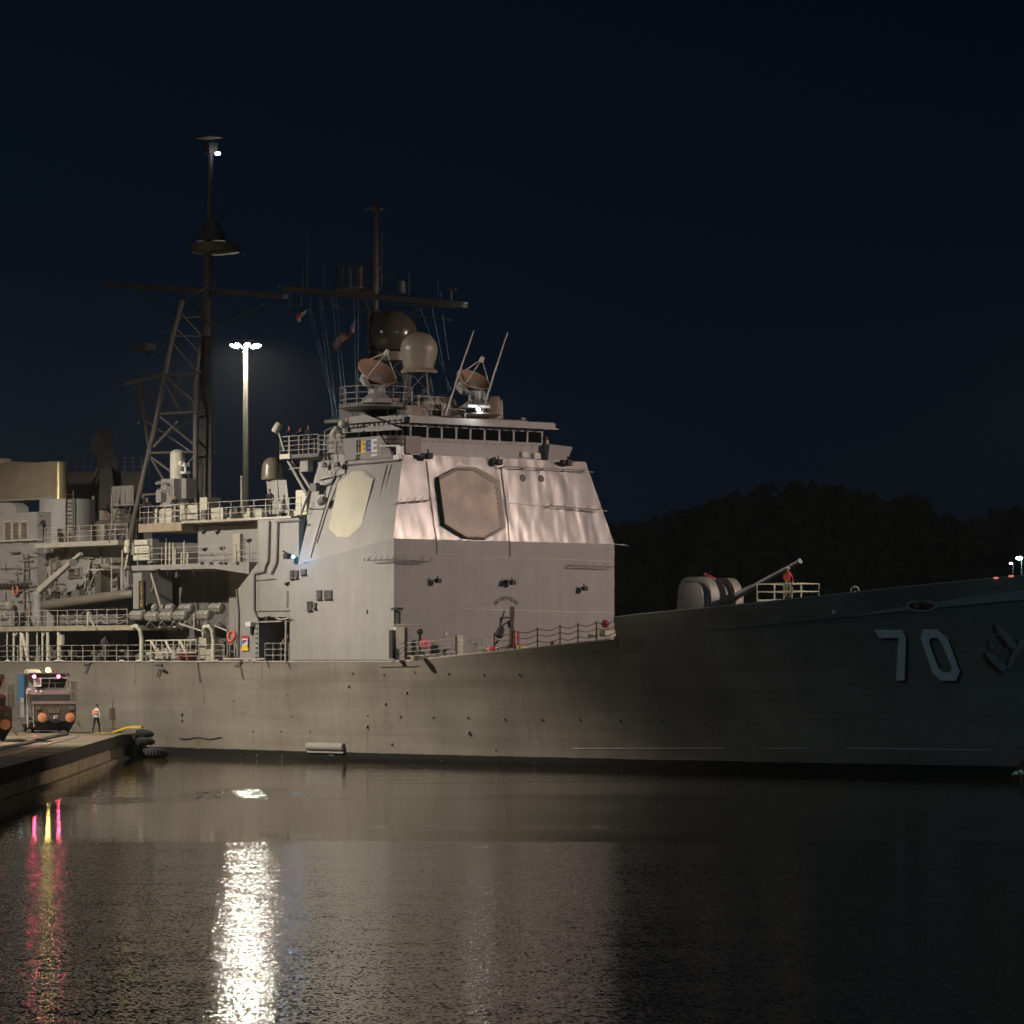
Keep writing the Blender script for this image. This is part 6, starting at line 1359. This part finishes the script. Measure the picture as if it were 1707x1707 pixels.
pg = W((ub0+ub1)/2+.1, vp+.9, zp); person(tuple(pg), YC+.3, 'red', 'tan', 'sailor in red gear with pale cap on the railed platform before the gun', 'stand', h=1.75, cap='white')
wk_ = PZ(160.5, 1222.5, QZ); person((wk_.x, wk_.y, QZ), R(-18), 'white', 'black', 'worker with orange vest over white shirt walking away along the quay', 'walk', cap='black', vest='orange', h=1.80)

# ================================================================== LOCOMOTIVES
def loco(o, yaw, label):
    o = Vector(o); X = Vector((math.cos(yaw), math.sin(yaw), 0)); Y = Vector((-math.sin(yaw), math.cos(yaw), 0)); Z = ZD
    def G(x, y, z): return o+X*x+Y*y+Z*z
    def bx(mb, x0,x1,y0,y1,z0,z1,m=0): return mb.hexa([G(x0,y0,z0),G(x1,y0,z0),G(x1,y1,z0),G(x0,y1,z0),G(x0,y0,z1),G(x1,y0,z1),G(x1,y1,z1),G(x0,y1,z1)], m)
    t = thing('towing_locomotive', o, label, 'locomotive', 'towing locomotives on the quay')
    m = MB(); bx(m,-1.15,1.55,.0,8,.75,1.85); m.hexa([G(-.75,.3,.15),G(1.2,.3,.15),G(1.2,8,.15),G(-.75,8,.15),G(-1.15,.02,.75),G(1.5,.02,.75),G(1.5,8,.75),G(-1.15,8,.75)],1); part(t, 'chassis', m, [mat('mule_brown', (.105,.085,.06), .5, var=.2), BLACK])
    m = MB(); m.hexa([G(-1.2,-.05,1.82),G(1.58,-.05,1.82),G(1.58,1.5,1.82),G(-1.2,1.5,1.82),G(-1.2,.5,2.02),G(1.5,.5,2.02),G(1.5,1.5,2.02),G(-1.2,1.5,2.02)]); bx(m,-1.5,-1.16,1,8,.9,2.1); part(t, 'front_step', m, STEEL)
    m = MB(); bx(m,-1.35,1.25,.55,7.4,2.0,2.45); part(t, 'lower_hood', m, mat('mule_hood', (.12,.10,.065), .5, var=.2))
    m = MB(); m.hexa([G(-1.42,.5,2.43),G(1.32,.5,2.43),G(1.32,1.5,2.43),G(-1.42,1.5,2.43),G(-1.4,.95,2.72),G(1.2,.95,2.72),G(1.2,1.5,2.72),G(-1.4,1.5,2.72)]); part(t, 'hood_slope', m, STEEL)
    m = MB(); bx(m,-1.6,1.05,1.15,4.4,2.7,2.8); bx(m,-1.6,-.95,1.2,4.4,2.0,3.65); bx(m,-.95,1.0,4.2,4.4,2.8,3.65); m.hexa([G(.92,1.1,2.8),G(1.0,1.1,2.8),G(1.0,4.3,2.8),G(.92,4.3,2.8),G(1.12,.7,3.45),G(1.2,.7,3.45),G(1.2,4.3,3.45),G(1.12,4.3,3.45)]); m.hexa([G(-.95,.9,3.42),G(1.25,.7,3.42),G(1.25,4.4,3.42),G(-.95,4.4,3.42),G(-.9,1.2,3.75),G(.9,1.1,3.75),G(.9,4.4,3.75),G(-.9,4.4,3.75)]); cab = part(t, 'cab', m, mat('mule_cab', (.26,.22,.23), .45, var=.12))
    m = MB(); m.add([G(-.9,1.12,2.82),G(.92,1.12,2.82),G(1.08,.8,3.40),G(-.9,.98,3.40)], [(0,1,2,3)]); part(cab, 'windscreen', m, GLASS)
    m = MB(); m.tube(G(-.9,1.06,2.8),G(-.9,.92,3.42),.05); m.tube(G(.95,1.06,2.8),G(1.14,.72,3.42),.05); m.tube(G(-.05,1.05,2.82),G(0,.86,3.4),.025); m.tube(G(-.9,.98,2.82),G(.95,1.05,2.82),.03); m.tube(G(-.9,.88,3.15),G(1.05,.86,3.15),.012); m.tube(G(.35,1.0,2.82),G(.35,.98,3.1),.02); part(cab, 'window_frame', m, STEEL)
    m = MB(); bx(m,-.7,.1,1.4,1.7,2.82,3.2); part(cab, 'control_desk', m, CREAM)
    m = MB(); bx(m,-1.75,-1.60,1.0,3.6,1.9,3.7); part(t, 'side_glazing', m, BLUECAB)
    m = MB(); bx(m,-1.72,1.2,.75,4.5,3.73,3.80); m.hexa([G(-1.4,1.2,3.8),G(-.5,1.2,3.8),G(-.5,3,3.8),G(-1.4,3,3.8),G(-1.25,1.3,4.02),G(-.65,1.3,4.02),G(-.65,2.9,4.02),G(-1.25,2.9,4.02)],1); m.tube(G(1.1,.9,3.75),G(1.2,.9,3.55),.10,m=0); roof = part(t, 'roof', m, [GREYD, CREAM])
    for x in (-1.02, .52):
        m = MB(); m.lathe(G(x,.64,3.56), -Y, [(-.1,.13),(0,.15)], 12); q = part(t, 'red_signal_lamp', m, GREYD); m = MB(); m.lathe(G(x,.62,3.56), -Y, [(0,.085),(.04,.07),(.06,.02)], 12); part(q, 'lens', m, E_RED)
    m = MB(); m.lathe(G(-.1,1.0,3.86), Z, [(0,.11),(.2,.11),(.26,.04)], 12); part(t, 'amber_beacon', m, E_YEL)
    m = MB(); m.lathe(G(.15,1.0,3.83), Z, [(0,.09),(.15,.09)], 10); m.lathe(G(.42,1.0,3.83), Z, [(0,.06),(.12,.06)], 10); m.lathe(G(-1.45,1.0,3.83), Z, [(0,.06),(.1,.06)], 10); part(t, 'roof_fitting', m, RED)
    m = MB(); bx(m,-1.02,-.55,.80,.86,2.92,3.48); sg = part(t, 'number_plate', m, WHITE); m = MB(); put_text(m, '166', .25, G(-.785,.795,3.04), X, Z); part(sg, 'lettering', m, BLACK)
    for x in (-.62, 1.12):
        m = MB(); m.tube(G(x,.05,.98),G(x,-.3,.98),.12,12); q = part(t, 'buffer', m, GREYD); m = MB(); m.lathe(G(x,-.3,.98), -Y, [(0,.29),(.06,.30),(.10,.20),(.11,.01)], 20); part(q, 'buffer_head', m, ORANGE, True)
    m = MB(); bx(m,.12,.42,-.04,-.01,.9,1.1,0); bx(m,.20,.40,-.06,-.045,.95,1.05,1); part(t, 'warning_plate', m, [WHITE, RED])
    m = MB(); m.ladder(G(-1.25,.4,.4),G(-1.25,.6,1.9),X,.45,.03,.35); m.rail([G(1.2,1.0,1.95),G(1.75,1.0,1.95),G(1.75,3.5,1.95)],1.3,.8,2); m.path([G(1.6,.0,.9),G(1.75,-.1,.55),G(1.85,-.1,.35),G(1.6,-.05,.6)],.03); m.rail([G(-1.75,.2,1.0),G(-1.75,1.4,1.0)],1.2,.6,2); part(t, 'handrail', m, RAILM)
    m = MB(); m.lathe(G(-1.3,1.1,2.6), -Y, [(0,.2),(.12,.22)], 14); m.ball(G(-.85,.8,2.62),.09,8); m.ball(G(-.55,.8,2.62),.08,8); part(t, 'headlamp', m, WHITE)
    m = MB(); bx(m,-1.9,-1.3,.6,2.2,.55,1.0); m.tube(G(-2.3,.7,.95),G(-1.2,.7,1.0),.06); part(t, 'cable_fairlead', m, GREYD)
    m = MB()
    for i in range(7): bx(m,-1.30,1.20,.53,.552,2.06+i*.05,2.075+i*.05)
    for i in range(6): bx(m,-1.63,-1.60,1.3,3.2,2.1+i*.12,2.14+i*.12)
    part(t, 'vent_slat', m, GREYD)
    m = MB(); bx(m,.05,.45,-.28,.02,.62,.84); m.tube(G(.25,-.4,.72),G(.25,0,.72),.09); m.path([G(-.2,-.02,.9),G(-.25,-.15,.55),G(-.1,-.15,.4),G(.0,-.05,.75)],.03); part(t, 'coupler', m, BLACK)
    m = MB()
    for x in (-.85, 1.25): bx(m,x-.16,x+.16,-.06,-.02,1.45,1.70)
    bx(m,-.2,.5,-.045,-.02,1.25,1.55); part(t, 'access_panel', m, mat('mule_panel', (.15,.12,.085), .45, var=.3))
    m = MB(); m.ladder(G(-1.32,-.02,.35),G(-1.32,-.02,1.75),X,.36,.025,.28); m.tube(G(-1.55,.1,1.8),G(-1.55,.1,2.9),.025); m.tube(G(1.58,.1,1.85),G(1.58,.1,2.7),.02); m.tube(G(-1.5,.1,2.7),G(1.5,.1,2.7),.015); part(t, 'step_ladder', m, RAILM)
    for x in (-1.0,1.2):
        for y in (1.5,5.5): m = MB(); m.tube(G(x-.08,y,.35),G(x+.08,y,.35),.35,18); part(t, 'wheel', m, BLACK)
    return t
lp = PZ(86, 1222, QZ)
L1_ = loco((lp.x, lp.y, QZ), R(14), 'numbered 166 towing locomotive with two orange buffers and red lamps')
L2_ = copy_tree(L1_); p2 = PZ(-26, 1237, QZ); L2_.location = (p2.x, p2.y, QZ); L2_['label'] = 'darker towing locomotive cut off by the left edge of the picture'
